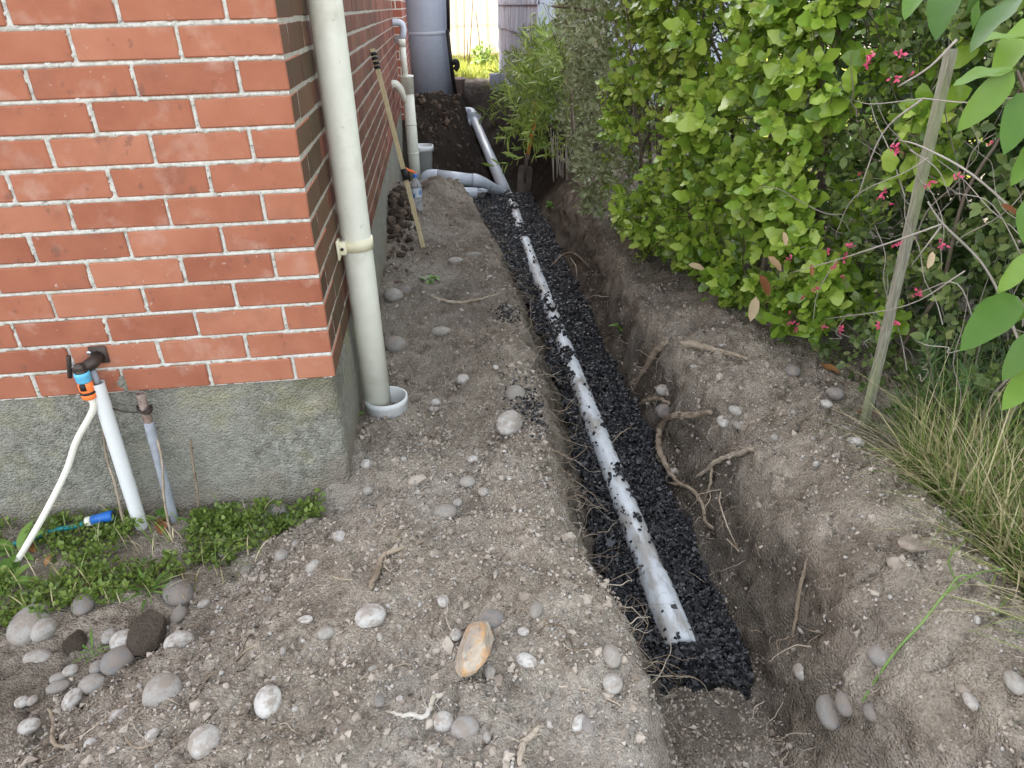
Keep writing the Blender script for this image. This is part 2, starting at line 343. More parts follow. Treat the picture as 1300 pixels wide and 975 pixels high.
M['cream_trim'] = plain('cream_trim', (.72, .68, .50), rough=.45, var=.06)
M['grey_pvc'] = plain('grey_pvc', (.50, .545, .61), rough=.35, var=.05, spec=.5, stain=[((.20, .17, .15), 12, .62, .74, .5)])
M['drain_pvc'] = make_mat('drain_pvc', [(.3, (.50, .55, .59)), (.7, (.64, .69, .73))], scale=14, rough=.45, bump=.2, bscale=90, bdist=.002, stretch=(1, .35, 1),
                          stain=[((.27, .25, .215), 13, .46, .62, .8), ((.12, .11, .098), 40, .56, .70, .6)])
M['white_pvc'] = plain('white_pvc', (.62, .64, .635), rough=.4, var=.04, stain=[((.35, .36, .34), 22, .68, .74, .6)])
M['hose'] = plain('hose', (.68, .67, .58), rough=.4, var=.05)
M['blue'] = plain('blue', (.02, .13, .45), rough=.4)
M['light_blue'] = plain('light_blue', (.12, .42, .62), rough=.4)
M['teal'] = plain('teal', (.02, .22, .24), rough=.45)
M['orange'] = plain('orange', (.85, .20, .05), rough=.45)
M['black'] = plain('black', (.015, .015, .016), rough=.5)
M['bronze'] = plain('bronze', (.055, .042, .035), rough=.5, var=.4, metal=.4)
M['steel'] = plain('steel', (.5, .5, .5), rough=.35, metal=.7)
M['lead'] = plain('lead', (.27, .29, .32), rough=.7, var=.25)
M['rust'] = make_mat('rust', [(.3, (.10, .05, .03)), (.7, (.36, .30, .26))], scale=40, rough=.9, bump=.5)
M['pipe_white_old'] = make_mat('pipe_white_old', [(.35, (.30, .26, .20)), (.65, (.52, .50, .46))], scale=30, rough=.85, bump=.4)
M['timber'] = make_mat('timber', [(.3, (.36, .29, .16)), (.7, (.56, .48, .30))], scale=20, rough=.75, bump=.3, stretch=(6, 6, .6))
M['old_timber'] = make_mat('old_timber', [(.3, (.15, .14, .105)), (.5, (.27, .26, .20)), (.7, (.37, .37, .30))], scale=26, detail=8, rough=.95, bump=.7, bscale=60, bdist=.004, stretch=(5, 5, .5), stain=[((.23, .27, .12), 3, .5, .66, .6)])
M['handle_wood'] = make_mat('handle_wood', [(.3, (.42, .16, .03)), (.7, (.66, .30, .07))], scale=20, rough=.55, bump=.2, stretch=(4, 4, .6))
M['spade_metal'] = make_mat('spade_metal', [(.3, (.065, .052, .044)), (.7, (.15, .125, .108))], scale=14, rough=.7, bump=.3, metal=.2)
M['tank'] = plain('tank', (.42, .47, .55), rough=.45, var=.06)
M['root'] = make_mat('root', [(.25, (.16, .12, .085)), (.5, (.31, .255, .19)), (.75, (.47, .41, .33))], scale=22, detail=7, rand='object', rw=.3, rough=.95, bump=.8, bscale=90, bdist=.004, spec=.1)
M['fine_root'] = make_mat('fine_root', [(.1, (.12, .085, .06)), (.5, (.27, .21, .15)), (.9, (.46, .40, .32))], scale=20, rand='island', rw=.8, rough=.95, spec=.1)
M['rust_rock'] = make_mat('rust_rock', [(.25, (.26, .225, .20)), (.5, (.44, .37, .29)), (.75, (.60, .53, .43))], scale=1.5, detail=7, rough=.8, bump=.5, bscale=5, bdist=.06, stain=[((.55, .31, .13), 1.6, .5, .62, .8), ((.20, .18, .175), 2.3, .55, .66, .8)])
M['red_rock'] = make_mat('red_rock', [(.3, (.16, .07, .05)), (.7, (.28, .14, .10))], scale=2, rough=.85, bump=.5, bscale=6, bdist=.06)
M['tan_rock'] = make_mat('tan_rock', [(.3, (.26, .21, .165)), (.7, (.38, .32, .26))], scale=2, rough=.85, bump=.5, bscale=6, bdist=.05)
# ================================================================== ground
def seg(a, b, st): return np.arange(a, b-1e-6, st)
gxs = np.concatenate([[-60, -30, -15, -8, -5, -3.5], seg(-2.6, -1.3, .05), seg(-1.3, 2.0, .0098), seg(2.0, 3.2, .06), [3.2, 3.8, 4.6, 6, 9, 15, 30, 60]])
gys = np.concatenate([[-60, -30, -12, -6, -4, -3, -2.4], seg(-2.0, -1.3, .05), seg(-1.3, 1.0, .0098), seg(1.0, 3.0, .015), seg(3.0, 7.5, .03), seg(7.5, 12, .08), [12, 13, 14.5, 17, 20, 25, 35, 60, 120, 250]])
V, F = grid(gxs, gys, lambda x, y: ground_z(x, y))
X0, Y0, Z0 = V[:, 0].copy(), V[:, 1], V[:, 2]      # broken, crumbling faces on the steep trench walls
def rampi(A): return np.interp(Y0, PY, A)
wl = sstep(-.04, .03, X0-rampi(XL))*sstep(.05, -.03, X0-rampi(XFL)); wr = sstep(-.03, .03, X0-rampi(XFR))*sstep(.05, -.02, X0-rampi(XR))
V[:, 0] += (wl+wr)*sstep(-2, -1.3, Y0)*sstep(5, 4, Y0)*(.030*fbm(Y0, Z0*1.6, 8, 3, 161)+.020*fbm(Y0, Z0*1.4, 22, 3, 163))
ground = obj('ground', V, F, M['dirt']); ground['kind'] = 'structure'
ts = .97*sstep(4.1, 4.9, V[:, 1])*sstep(-.3, 0, V[:, 0])*sstep(12.5, 11, V[:, 1])
brown = .42*sstep(.6, 1.8, V[:, 1]+.25*fbm(V[:, 0], V[:, 1], 3, 3, 71))*(.7+.6*fbm(V[:, 0], V[:, 1], 5, 3, 72))
damp_shade = .55*sstep(-.02, -.16, V[:, 2]+.05*fbm(V[:, 0], V[:, 1], 6, 3, 77))*sstep(-1.3, -.5, V[:, 1])*sstep(.5, .62, V[:, 0])  # damp cut soil, plus the shade low on the trench walls painted in
ts = np.maximum(ts, .45*sstep(-.35, -.6, V[:, 0])*sstep(-.42, -.6, V[:, 1])*(.8+.5*fbm(V[:, 0], V[:, 1], 6, 3, 75)))
ts = np.clip(np.maximum(ts, np.maximum(brown, damp_shade)), 0, 1)
at_ = ground.data.attributes.new('topsoil_shade', 'FLOAT', 'POINT'); at_.data.foreach_set('value', ts.astype(np.float32))  # one mask for dark topsoil, damp and the painted trench shade

# black drainage gravel: a bed sheet and thousands of crushed chips
GY = [-.70, -.60, -.48, 0, 1, 2, 3, 4, 4.6, 5.0, 5.4]
GZ = [-.42, -.372, -.352, -.352, -.352, -.345, -.335, -.30, -.265, -.27, -.33]
def gravel_z(x, y):
    c = .98; e = .16*np.abs((x-c)/.16)**3*0
    return np.interp(y, GY, GZ)+.05*np.exp(-((x-.966)/.075)**2-((y+.52)/.055)**2)+.012*fbm(x, y, 6, 3, 201)+.03*sstep(.10, .22, np.abs(x-c))*0+.008*fbm(x, y, 19, 2, 203)
def gravel_mask(x, y):
    xl = np.interp(y, PY, XFL); xr = np.interp(y, PY, XFR); xl = np.where(y > 4.15, .62, xl)
    j = .03*fbm(x, y, 5, 3, 207)+.03*fbm(x, y, 12, 3, 209)
    ok = (x > xl-.015+j) & (x < xr+.015+j) & (y > -.64+.05*np.cos((x-.97)*9)+j) & (y < 5.15+j)
    return ok & (gravel_z(x, y) > ground_z(x, y)-.012)
gravel_o = thing('drainage_gravel', 'black crushed gravel filling the bottom of the trench', 'gravel'); gravel_o['kind'] = 'stuff'
bx_ = np.arange(.55, 1.32, .025); by_ = np.concatenate([np.arange(-.7, 5.3, .03)])
V, F = grid(bx_, by_, lambda x, y: np.where(gravel_mask(x, y), gravel_z(x, y)-.016, ground_base(x, y)-.09))
o = obj('gravel_bed', V, F, M['gravel_bed'], gravel_o); o['kind'] = 'stuff'
n = 76000
gx = rng.uniform(.55, 1.32, n); gy = -.72+6.0*rng.uniform(0, 1, n)**1.35
k = gravel_mask(gx, gy); gx, gy = gx[k], gy[k]
lay = rng.uniform(0, 1, len(gx))
size = rng.lognormal(math.log(.0043), .36, len(gx))*np.interp(gy, [-.6, 2, 5], [1.0, 1.25, 1.6])
size = np.clip(size, .003, .016)
gz = gravel_z(gx, gy)-.004+lay*.006
cube = np.array([(-1, -1, -1), (1, -1, -1), (1, 1, -1), (-1, 1, -1), (-1, -1, 1), (1, -1, 1), (1, 1, 1), (-1, 1, 1)], float)
def chips(pos, size, seed=3):
    r = np.random.default_rng(seed); n = len(pos)
    V = cube[None]*r.uniform(.45, 1.0, (n, 8, 3)); sc = size[:, None]*r.uniform(.6, 1.25, (n, 3))
    V = V*sc[:, None]; V = np.einsum('nij,nkj->nki', rand_rot(n, r), V)+pos[:, None]
    T = np.array([(0, 3, 2), (0, 2, 1), (4, 5, 6), (4, 6, 7), (0, 1, 5), (0, 5, 4), (1, 2, 6), (1, 6, 5), (2, 3, 7), (2, 7, 6), (3, 0, 4), (3, 4, 7)])
    return V.reshape(-1, 3), [(T[None]+(np.arange(n)*8)[:, None, None]).reshape(-1, 3)]
# the buried drain keeps chips off its back except in drifts
PIPE_R = .046
def pipe_axis(y): return np.interp(y, [-.6, 0, 2, 4, 5.2], [.966, .966, .985, 1.0, 1.02]), np.interp(y, [-.6, 0, 1, 2, 3, 4, 4.6, 5.2], [-.358, -.356, -.360, -.362, -.358, -.325, -.292, -.315])
ax, az = pipe_axis(gy); dx = gx-ax
ptop = az+np.sqrt(np.maximum(PIPE_R**2-dx**2, 0))*(np.abs(dx) < PIPE_R)
onp = (np.abs(dx) < PIPE_R+.004) & (gy > -.47) & (gz < ptop+.004)
drift = (fbm(gx, gy, 2.6, 3, 221)+.5*fbm(gx*2, gy, 14, 2, 223) > np.interp(gy, [-.5, 1, 2.2, 4, 5], [.50, .40, .32, .30, .1]))
keep = ~onp | (drift & (rng.uniform(0, 1, len(gx)) < .8)) | (onp & (rng.uniform(0, 1, len(gx)) < .012+.55*np.clip(np.abs(dx)/PIPE_R, 0, 1)**7))
gz = np.where(onp, ptop+size*.45, gz)
gx, gy, gz, size = gx[keep], gy[keep], gz[keep], size[keep]
V, F = chips(np.stack([gx, gy, gz], 1), size)
o = obj('gravel_chips', V, F, M['gravel'], gravel_o, smooth=False); o['kind'] = 'stuff'
# spilt gravel on the left bank beside the trench
sx = np.concatenate([rng.normal(.62, .045, 260), rng.normal(.62, .03, 120)]); sy = np.concatenate([rng.normal(.33, .10, 260), rng.normal(1.25, .07, 120)])
k = sx < .72; sx, sy = sx[k], sy[k]
V, F = chips(np.stack([sx, sy, ground_z(sx, sy)+.003], 1), rng.uniform(.003, .007, len(sx)), 9)
o = obj('spilt_gravel', V, F, M['gravel'], None, smooth=False); tag(o, 'scatter of black gravel spilt on the dirt bank left of the trench', 'gravel', kind='stuff')

# ================================================================== house
HZ = .40; CH = .078577; BH = CH-.0100; NC = 14
house = thing('brick_house', 'red brick house on a rough concrete plinth, left of the trench', 'house', (-2.0, 3.0, 0))
def brick_mesh(w, d, h, seed):
    r = random.Random(seed); bm = bmesh.new(); bmesh.ops.create_cube(bm, size=1)
    for v in bm.verts:
        v.co = Vector((v.co.x*w+r.uniform(-.0012, .0012), v.co.y*d+r.uniform(-.0008, .0008), v.co.z*h+r.uniform(-.0012, .0012)))
    bmesh.ops.bevel(bm, geom=bm.edges[:], offset=.0035, segments=1, affect='EDGES')
    V, F = from_bm(bm); return mesh_np('brick', V, F, False)
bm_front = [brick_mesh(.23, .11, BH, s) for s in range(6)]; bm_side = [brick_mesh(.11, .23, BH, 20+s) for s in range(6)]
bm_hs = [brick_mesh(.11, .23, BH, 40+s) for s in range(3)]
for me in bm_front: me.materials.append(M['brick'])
for me in bm_side: me.materials.append(M['brick_side_shaded'])
for me in bm_hs: me.materials.append(M['brick_grime_shade'])
bm_corner = []
for s in range(3):     # bricks of the corner show both faces
    a = brick_mesh(.11, .23, BH, 60+s); a.materials.append(M['brick']); a.materials.append(M['brick_grime_shade'])
    b = brick_mesh(.23, .11, BH, 70+s); b.materials.append(M['brick']); b.materials.append(M['brick_grime_shade'])
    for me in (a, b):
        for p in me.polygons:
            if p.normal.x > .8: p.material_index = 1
    bm_corner.append((a, b))
def place_brick(me, x, y, z):
    j = random.uniform
    o = link('brick', me, None, house); mw = Matrix.Translation((x, y, z)) @ Matrix.Rotation(j(-.006, .006), 4, 'Z') @ Matrix.Rotation(j(-.004, .004), 4, 'Y'); o.matrix_basis = mw
    return o
nb = 0; rest = []
sides = []
for i in range(NC):
    z = HZ+i*CH+BH/2+.0005; even = i % 2 == 0; pr = lambda: random.uniform(-.0012, .0012)
    if even: place_brick(bm_corner[i % 3][0], -.055, .115, z); x = -.12; y0 = .24
    else: place_brick(bm_corner[i % 3][1], -.115, .055, z); x = -.24; y0 = .12
    nb += 1
    while x > -1.62:
        place_brick(random.choice(bm_front), x-.115, .055+pr(), z); x -= .24; nb += 1
    y = y0
    while y+.23 < 6.42:
        sides.append((y, z)); y += .24
sides.sort(key=lambda s: s[0]+abs(s[1]-.9)*.5)
for k, (y, z) in enumerate(sides):
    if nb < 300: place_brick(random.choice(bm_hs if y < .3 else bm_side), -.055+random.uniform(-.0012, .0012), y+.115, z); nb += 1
    else:
        V, F = box(-.11, random.uniform(-.001, .001), y, y+.23, z-BH/2, z+BH/2); rest.append((V, F))
V, F = join(*rest); o = obj('far_bricks', V, F, None, house, smooth=False); o['kind'] = 'stuff'
M['brick_far_shaded'] = make_mat('brick_far_shaded', [(.2, (.11, .038, .026)), (.5, (.175, .062, .042)), (.8, (.235, .095, .063))], scale=5, detail=7, rand='island', rw=.6, rough=.88, bump=.3, bscale=70, bdist=.002, spec=.2)  # darker than the front brick: the side's shade is in the colour
o.data.materials.append(M['brick_far_shaded'])
# mortar: rough on the front where it can be seen close by
mx_ = np.arange(-1.86, .0005, .0046); mz_ = np.arange(HZ-.001, HZ+NC*CH+.004, .0039)
X, Z = np.meshgrid(mx_, mz_); n1 = fbm(X*1.0, Z, 70, 3, 301)*.0026+fbm(X, Z, 25, 2, 305)*.0015
row_ = np.floor((Z-HZ)/CH); tz = (Z-HZ)-row_*CH; q_ = np.mod(-X-np.where(row_ % 2 == 0, .115, .235)+.12, .24)-.12
jd = np.minimum(np.where(tz > BH/2, np.abs(tz-(BH+.005)), np.abs(tz+.005)), np.abs(q_)); rag = .0046+fbm(X, Z, 40, 2, 307)*.0022   # ragged edge of the pointing
V = np.stack([X.ravel(), np.where(jd < rag, np.clip(.0012-n1, -.0012, .004), .007).ravel(), Z.ravel()], 1)
nx, nz_ = len(mx_), len(mz_); ii = np.arange(nz_-1)[:, None]*nx; jj = np.arange(nx-1)[None]
obj('mortar', V, [np.stack([ii+jj, ii+jj+1, ii+nx+jj+1, ii+nx+jj], -1).reshape(-1, 4)], M['mortar'], house)
my_ = np.concatenate([np.arange(.0036, 1.6, .012), np.arange(1.6, 6.45, .04)]); Y, Z = np.meshgrid(my_, np.arange(HZ-.001, HZ+NC*CH+.004, .0075))
V = np.stack([(-.0025+fbm(Y, Z, 60, 2, 311)*.0012).ravel(), Y.ravel(), Z.ravel()], 1); nx, nz_ = len(my_), Z.shape[0]; ii = np.arange(nz_-1)[:, None]*nx; jj = np.arange(nx-1)[None]
obj('mortar', V, [np.stack([ii+jj, ii+jj+1, ii+nx+jj+1, ii+nx+jj], -1).reshape(-1, 4)], M['mortar_side'], house)
# plinth: one rough cast strip round the corner
s1 = np.arange(-1.9, -.02, .009); arc = np.linspace(0, PI/2, 7)[1:-1]; s2 = np.concatenate([np.arange(.02, 1.5, .01), np.arange(1.5, 6.46, .04)])
px_ = np.concatenate([s1, -.024+.018*np.sin(arc), np.full(len(s2), -.006)]); py_ = np.concatenate([np.full(len(s1), .006), .024-.018*np.cos(arc), s2])
nx_ = np.concatenate([np.zeros(len(s1)), np.sin(arc), np.ones(len(s2))]); ny_ = np.concatenate([-np.ones(len(s1)), -np.cos(arc), np.zeros(len(s2))])
ss = np.concatenate([[0], np.cumsum(np.hypot(np.diff(px_), np.diff(py_)))]); zz = np.arange(-.22, HZ-.0005, .009); zz[-1] = HZ-.0008
S, Z = np.meshgrid(ss, zz); dn = fbm(S, Z, 22, 3, 321)*.004+fbm(S, Z, 90, 2, 325)*.0022+fbm(S, Z, 3, 2, 329)*.004-.001
V = np.stack([(px_[None]+nx_[None]*dn).ravel(), (py_[None]+ny_[None]*dn).ravel(), Z.ravel()], 1); nx = len(ss); ii = np.arange(len(zz)-1)[:, None]*nx; jj = np.arange(nx-1)[None]
o = obj('plinth', V, [np.stack([ii+jj, ii+jj+1, ii+nx+jj+1, ii+nx+jj], -1).reshape(-1, 4)], M['plinth'], house)
gl_ = ground_base(V[:, 0]+.03, V[:, 1]-.03); spl = .75*sstep(.13, .0, V[:, 2]-gl_+.09*fbm(S.ravel(), Z.ravel(), 9, 4, 335)); o.data.attributes.new('splash', 'FLOAT', 'POINT').data.foreach_set('value', spl.astype(np.float32))
# the rest of the walls, out of frame or far off, and the roof
bf = bpy.data.materials.new('brickwork'); bf.use_nodes = True; t = bf.node_tree; P_ = t.nodes['Principled BSDF']; P_.inputs['Roughness'].default_value = .9
br = t.nodes.new('ShaderNodeTexBrick'); br.inputs['Scale'].default_value = 1; br.inputs['Brick Width'].default_value = .24; br.inputs['Row Height'].default_value = CH; br.inputs['Mortar Size'].default_value = .005
br.inputs['Color1'].default_value = (.36, .105, .065, 1); br.inputs['Color2'].default_value = (.27, .085, .055, 1); br.inputs['Mortar'].default_value = (.6, .58, .52, 1)
tcn = t.nodes.new('ShaderNodeTexCoord'); sp = t.nodes.new('ShaderNodeSeparateXYZ'); cb = t.nodes.new('ShaderNodeCombineXYZ'); adn = t.nodes.new('ShaderNodeMath'); adn.operation = 'ADD'
t.links.new(tcn.outputs['Object'], sp.inputs[0]); t.links.new(sp.outputs[0], adn.inputs[0]); t.links.new(sp.outputs[1], adn.inputs[1]); t.links.new(adn.outputs[0], cb.inputs[0]); t.links.new(sp.outputs[2], cb.inputs[1])
t.links.new(cb.outputs[0], br.inputs['Vector']); t.links.new(br.outputs[0], P_.inputs['Base Color'])
ZT = HZ+NC*CH; WH = 3.1
obj('upper_wall', *join(box(-7, -.0, .0, 6.44, ZT+.004, WH)), bf, house, smooth=False)
obj('wall', *join(box(-7, -1.87, .002, .3, -.4, ZT+.003)), bf, house, smooth=False)
obj('inner_wall', *join(box(-7, -.12, .15, 6.40, -.4, ZT)), bf, house, smooth=False)
wing = box(-7, .09, 6.45, 13.6, -.4, WH); obj('rear_wing', *wing, bf, house, smooth=False)  # far part of the wing added to keep direct sun off the shed
def hip(x0, x1, y0, y1, z0, rise, th=.12):
    a = min(x1-x0, y1-y0)/2; V = [(x0, y0, z0), (x1, y0, z0), (x1, y1, z0), (x0, y1, z0), (x0, y0, z0+th), (x1, y0, z0+th), (x1, y1, z0+th), (x0, y1, z0+th)]
    cy0, cy1 = (y0+a, y1-a); cx = (x0+x1)/2; V += [(cx, cy0, z0+rise), (cx, cy1, z0+rise)]
    Q = np.array([(0, 3, 2, 1), (0, 1, 5, 4), (1, 2, 6, 5), (2, 3, 7, 6), (3, 0, 4, 7), (5, 6, 9, 8), (7, 4, 8, 9)]); T = np.array([(4, 5, 8), (6, 7, 9)])
    return np.array(V, float), [T, Q]
M['roof'] = plain('roof', (.16, .10, .085), rough=.8)
M['soffit'] = plain('soffit', (.7, .7, .67), rough=.6)
obj('roof', *hip(-7.3, .32, -.32, 13.9, WH+.12, 2.0), M['roof'], house, smooth=False)
obj('soffit', *box(-7.28, .30, -.30, 13.88, WH+.003, WH+.117), M['soffit'], house, smooth=False)
# broken lump of render over a joint at the foot of the brickwork
P0 = at_y(154, 487, 0)
r = np.random.default_rng(5); aa = np.arange(11)*2*PI/11; rr = .028*r.uniform(.6, 1.1, 11)
V = np.vstack([[P0[0], -.004, P0[2]]]+[[P0[0]+a*.75, .001, P0[2]+b*1.1] for a, b in zip(rr*np.cos(aa), rr*np.sin(aa))]); F = [np.array([(0, 1+i, 1+(i+1) % 11) for i in range(11)])]
obj('render_patch', V, F, M['plinth'], house, smooth=False)

# ================================================================== pipes by the house
dp = thing('downpipe', 'cream plastic rainwater downpipe fixed near the brick corner', 'downpipe', (.058, .45, .03))
obj('pipe', *tube([(.058, .45, z) for z in (.025, .5, .665, 1.0, 2.0, WH)], .050, 36), M['cream_pvc'], dp)
br_ = obj('bracket', *join(lathe([(.0505, -.019), (.0545, -.019), (.0545, .019), (.0505, .019)], 36, (.058, .45, .668)), box(.004, .030, .380, .412, .648, .690, .003)), M['cream_trim'], dp)
obj('bracket_plate', *box(.0025, .010, .352, .400, .640, .702, .002), M['cream_trim'], br_)
obj('screw', *tube([(.017, .381, .669), (.017, .3775, .669)], .0055, 10), M['bronze'], br_)
sk = thing('drain_socket', 'white open drain socket ring around the foot of the downpipe', 'drain socket', (.09, .45, 0))
obj('ring', *lathe([(.066, -.10), (.078, -.10), (.078, .055), (.0805, .058), (.0805, .078), (.0735, .078), (.0735, .03), (.066, .02), (.066, -.10)], 40, (.09, .45, 0)), M['white_pvc'], sk)

obj('soil_fill', *lathe([(0, .012), (.04, .016), (.0735, .006)], 24, (.09, .45, 0)), M['brown_clod'], sk)
# tap, its sleeve pipe, the hose, the capped old pipe
tp = thing('garden_tap', 'dark bronze garden tap screwed to the bricks', 'tap', tuple(at_y(112, 460, 0)))
c = at_y(113, 462, -.03); k0_ = at_y(103, 472.5, -.062)
obj('body', *join(tube([(c[0]+.02, -.002, c[2]+.010), (c[0]+.012, -.03, c[2]+.004), (c[0]-.012, -.052, c[2]-.006)], [.017, .017, .0155], 14),
                  tube(smooth_path([c+[-.006, -.022, -.002], c+[-.020, -.030, -.004], k0_+[0, 0, .016], k0_]), [.013, .0125, .0125, .0125], 12),
                  lathe([(.0, .0), (.0165, 0), (.0165, .006), (0, .006)], 14, k0_)), M['bronze'], tp)
pl = obj('wall_plate', *join(box(c[0]-.004, c[0]+.044, -.006, -.001, c[2]-.012, c[2]+.040, .002)), M['bronze'], tp)
for u, v in ((113, 448), (125.5, 455.5)):
    s = at_y(u, v, -.008); obj('screw', *tube([(s[0], -.0065, s[2]), (s[0], -.0105, s[2])], .0062, 12), M['steel'], pl)
h0 = at_y(100, 464, -.055); h1 = at_y(89, 466, -.06)
obj('spindle', *tube([c+[-.012, -.025, -.006], h0, h1], .0055, 10), M['steel'], tp)
obj('handle', *join(tube(smooth_path([at_y(87, 452, -.06), at_y(88, 466, -.062), at_y(89, 479, -.06)]), .0062, 10)), M['bronze'], tp)
obj('supply_pipe', *tube([at_y(117, 470, -.032), at_y(121, 480, -.034), at_y(126, 496, -.036)], .0095, 12), M['lead'], tp)
sl = thing('sleeve_pipe', 'white plastic sleeve pipe standing under the tap', 'pipe', tuple(at_y(183, 680, -.05)))
a = at_y(122.5, 486, -.042); b = at_y(184, 684, -.058); dv = (b-a)/np.linalg.norm(b-a)
V1 = tube([a, a+(b-a)*.5, b+dv*.03], .0205, 24, cap=False); V2 = tube([a, a+dv*.08], .0175, 24, cap=False)
ring_n = 24; rim = (np.vstack([V1[0][:24], V2[0][:24]]), [np.array([(i, (i+1) % 24, 24+(i+1) % 24, 24+i) for i in range(24)])])
obj('pipe', *join(V1, V2, rim), M['white_pvc'], sl)
hz_ = thing('garden_hose', 'pale hose hanging from the tap down into the weeds', 'hose', tuple(at_y(5, 730, -.2)))
k0 = at_y(103, 472.5, -.062); KS = 1.18
obj('tube', *tube(smooth_path([k0+[0, -.001, -.07], k0+[-.001, -.003, -.115], at_y(97, 560, -.07), at_y(84, 598, -.085), at_y(58, 650, -.13), at_y(28, 702, -.18), at_y(2, 742, -.22), at_y(-40, 790, -.27)], 8), .0092, 14), M['hose'], hz_)
obj('tap_adaptor', *lathe(np.array([(.0, .0), (.0165, 0), (.0175, -.004), (.0175, -.010), (.0165, -.012), (.0165, -.022), (.015, -.025), (0, -.025)])*KS, 24, k0), M['light_blue'], hz_)
cn = obj('connector', *lathe(np.array([(.0145, -.0255), (.0165, -.030), (.0165, -.046), (.015, -.050), (.0148, -.054), (.0165, -.056), (.0165, -.066), (.011, -.070), (0, -.070)])*KS, 24, k0), M['orange'], hz_)
obj('grip_ring', *lathe(np.array([(.0150, -.0485), (.0172, -.050), (.0172, -.0545), (.0150, -.0560)])*KS, 24, k0), M['black'], cn)
obj('grip', *box(k0[0]-.008, k0[0]+.008, k0[1]-.0215, k0[1]-.010, k0[2]-.050, k0[2]-.030, .002), M['black'], cn)
oc = thing('old_pipe', 'old open-topped metal pipe stub with a wire clamp against the plinth', 'pipe', tuple(at_y(222, 655, -.03)))
a = at_y(178, 499, -.032); b = at_y(192, 547, -.034); d_ = at_y(223, 668, -.045)
obj('upper_pipe', *tube(smooth_path([a, (a+b)/2, b]), .0125, 16, cap=False), M['rust'], oc)
obj('lower_pipe', *tube(smooth_path([b+[0, 0, .03], (b+d_)/2, d_]), [.0145, .0135, .0135], 14, wob=.03), M['lead'], oc)
q = a*.55+b*.45
obj('clamp', *join(*[tube([q+[.019*math.cos(t_), .019*math.sin(t_), .0+.006*math.sin(2*t_+k)+k*.005] for t_ in np.linspace(0, 2*PI, 15)], .0028, 6) for k in range(3)],
     tube(smooth_path([q+[-.018, -.01, 0], q+[-.05, -.008, .004], q+[-.085, -.006, .016]]), .0022, 5)), M['bronze'], oc)
for u0, v0, us in ((131, 545, [(131, 545), (135, 580), (146, 615), (156, 660), (168, 702)]), (190, 535, [(190, 535), (200, 560), (206, 590), (208, 630), (214, 665), (220, 690)]), (242, 558, [(242, 558), (245, 590), (250, 620), (252, 650)])):
    o = obj('dry_vine', *tube(smooth_path([at_y(u, v, -.020-.02*i*(u0 != 242)) for i, (u, v) in enumerate(us)], 5), .0034, 6, wob=.35, seed=int(u0)), M['root'])
    tag(o, {131: 'thin dry vine stem left of the white sleeve pipe', 190: 'dry brown vine stem climbing along the old metal pipe', 242: 'short dry stem on the bare plinth right of the old pipe'}[u0], 'vine')
bh = thing('spare_hose', 'teal hose end with a blue connector lying in the weeds by the plinth', 'hose', tuple(at_y(120, 660, -.05)))
a = at_y(143, 654, -.06); b = at_y(116, 661, -.065); e = b+(b-a)
obj('connector', *join(tube([a, a*.75+b*.25, a*.6+b*.4, b*.95+a*.05], [.016, .0165, .0155, .0145], 18)), M['blue'], bh)
obj('mouth', *tube([a+(a-b)*.005, a+(a-b)*.02], .009, 14), M['black'], bh)
obj('collar', *tube([b, b+(b-a)*.22], .0150, 16), M['hose'], bh)
obj('tube', *tube(smooth_path([b+(b-a)*.2, at_y(95, 668, -.07), at_y(66, 674, -.08), at_y(35, 686, -.10), at_y(-20, 700, -.12)]), .0075, 10), M['teal'], bh)

# ================================================================== pipes in and beyond the trench
dr = thing('drain_pipe', 'long white drain pipe half buried in the black gravel of the trench', 'pipe', (.97, -.45, -.36))
ys = np.arange(-.20, 5.2, .06); axx, azz = pipe_axis(ys)
obj('pipe', *tube(np.stack([axx, ys, azz], 1), PIPE_R, 28), M['drain_pvc'], dr)
ys = np.array([-.47, -.45, -.3, -.17, -.165]); axx, azz = pipe_axis(ys)
obj('socket_end', *tube(np.stack([axx, ys, azz], 1), [.048, .051, .051, .0515, .049], 28), M['drain_pvc'], dr)
sw = thing('sloping_pipe', 'grey plastic pipe rising along the far trench to a flanged elbow', 'pipe', (1.0, 5.4, -.35))
A = at_y(641, 243, 5.30); B = at_y(602, 152, 8.9); dB = (B-A)/np.linalg.norm(B-A)
obj('pipe', *tube([A, A*.5+B*.5, B], .060, 26), M['grey_pvc'], sw)
obj('flange', *tube([B-dB*.01, B+dB*.022], .112, 26), M['grey_pvc'], sw)
obj('elbow', *tube(smooth_path([B+dB*.02, B+dB*.12+[0, 0, .03], B+dB*.22+[-.03, 0, .06], B+dB*.25+[-.14, 0, .065], B+dB*.25+[-.2, 0, .05]], 6), .066, 22), M['grey_pvc'], sw)
obj('side_branch', *tube(smooth_path([B+[0, .0, -.02], B+[-.09, -.02, -.06], B+[-.17, -.02, -.08]], 5), .066, 20), M['grey_pvc'], sw)
bp = thing('bent_pipe', 'grey plastic pipe crossing the pit and bending to join the trench line', 'pipe', tuple(at_y(560, 225, 4.8)))
a0 = at_y(538, 238, 4.84); a1 = at_y(543, 225, 4.82); a2 = at_y(556, 223.5, 4.8); a3 = at_y(590, 226.5, 4.78); a4 = at_y(606, 230, 4.80); a5 = at_y(622, 238, 4.98); a6 = at_y(638, 247, 5.2)
obj('pipe', *tube([a2+(a2-a3)*.02, a3*.3+a4*.7], .057, 26), M['grey_pvc'], bp)
obj('elbow', *tube(smooth_path([a0, a1, a2], 8), .0605, 24), M['grey_pvc'], bp)
obj('bend', *tube(smooth_path([a3*.4+a4*.6, a4, a5*.7+a4*.3], 8), .0605, 24), M['grey_pvc'], bp)
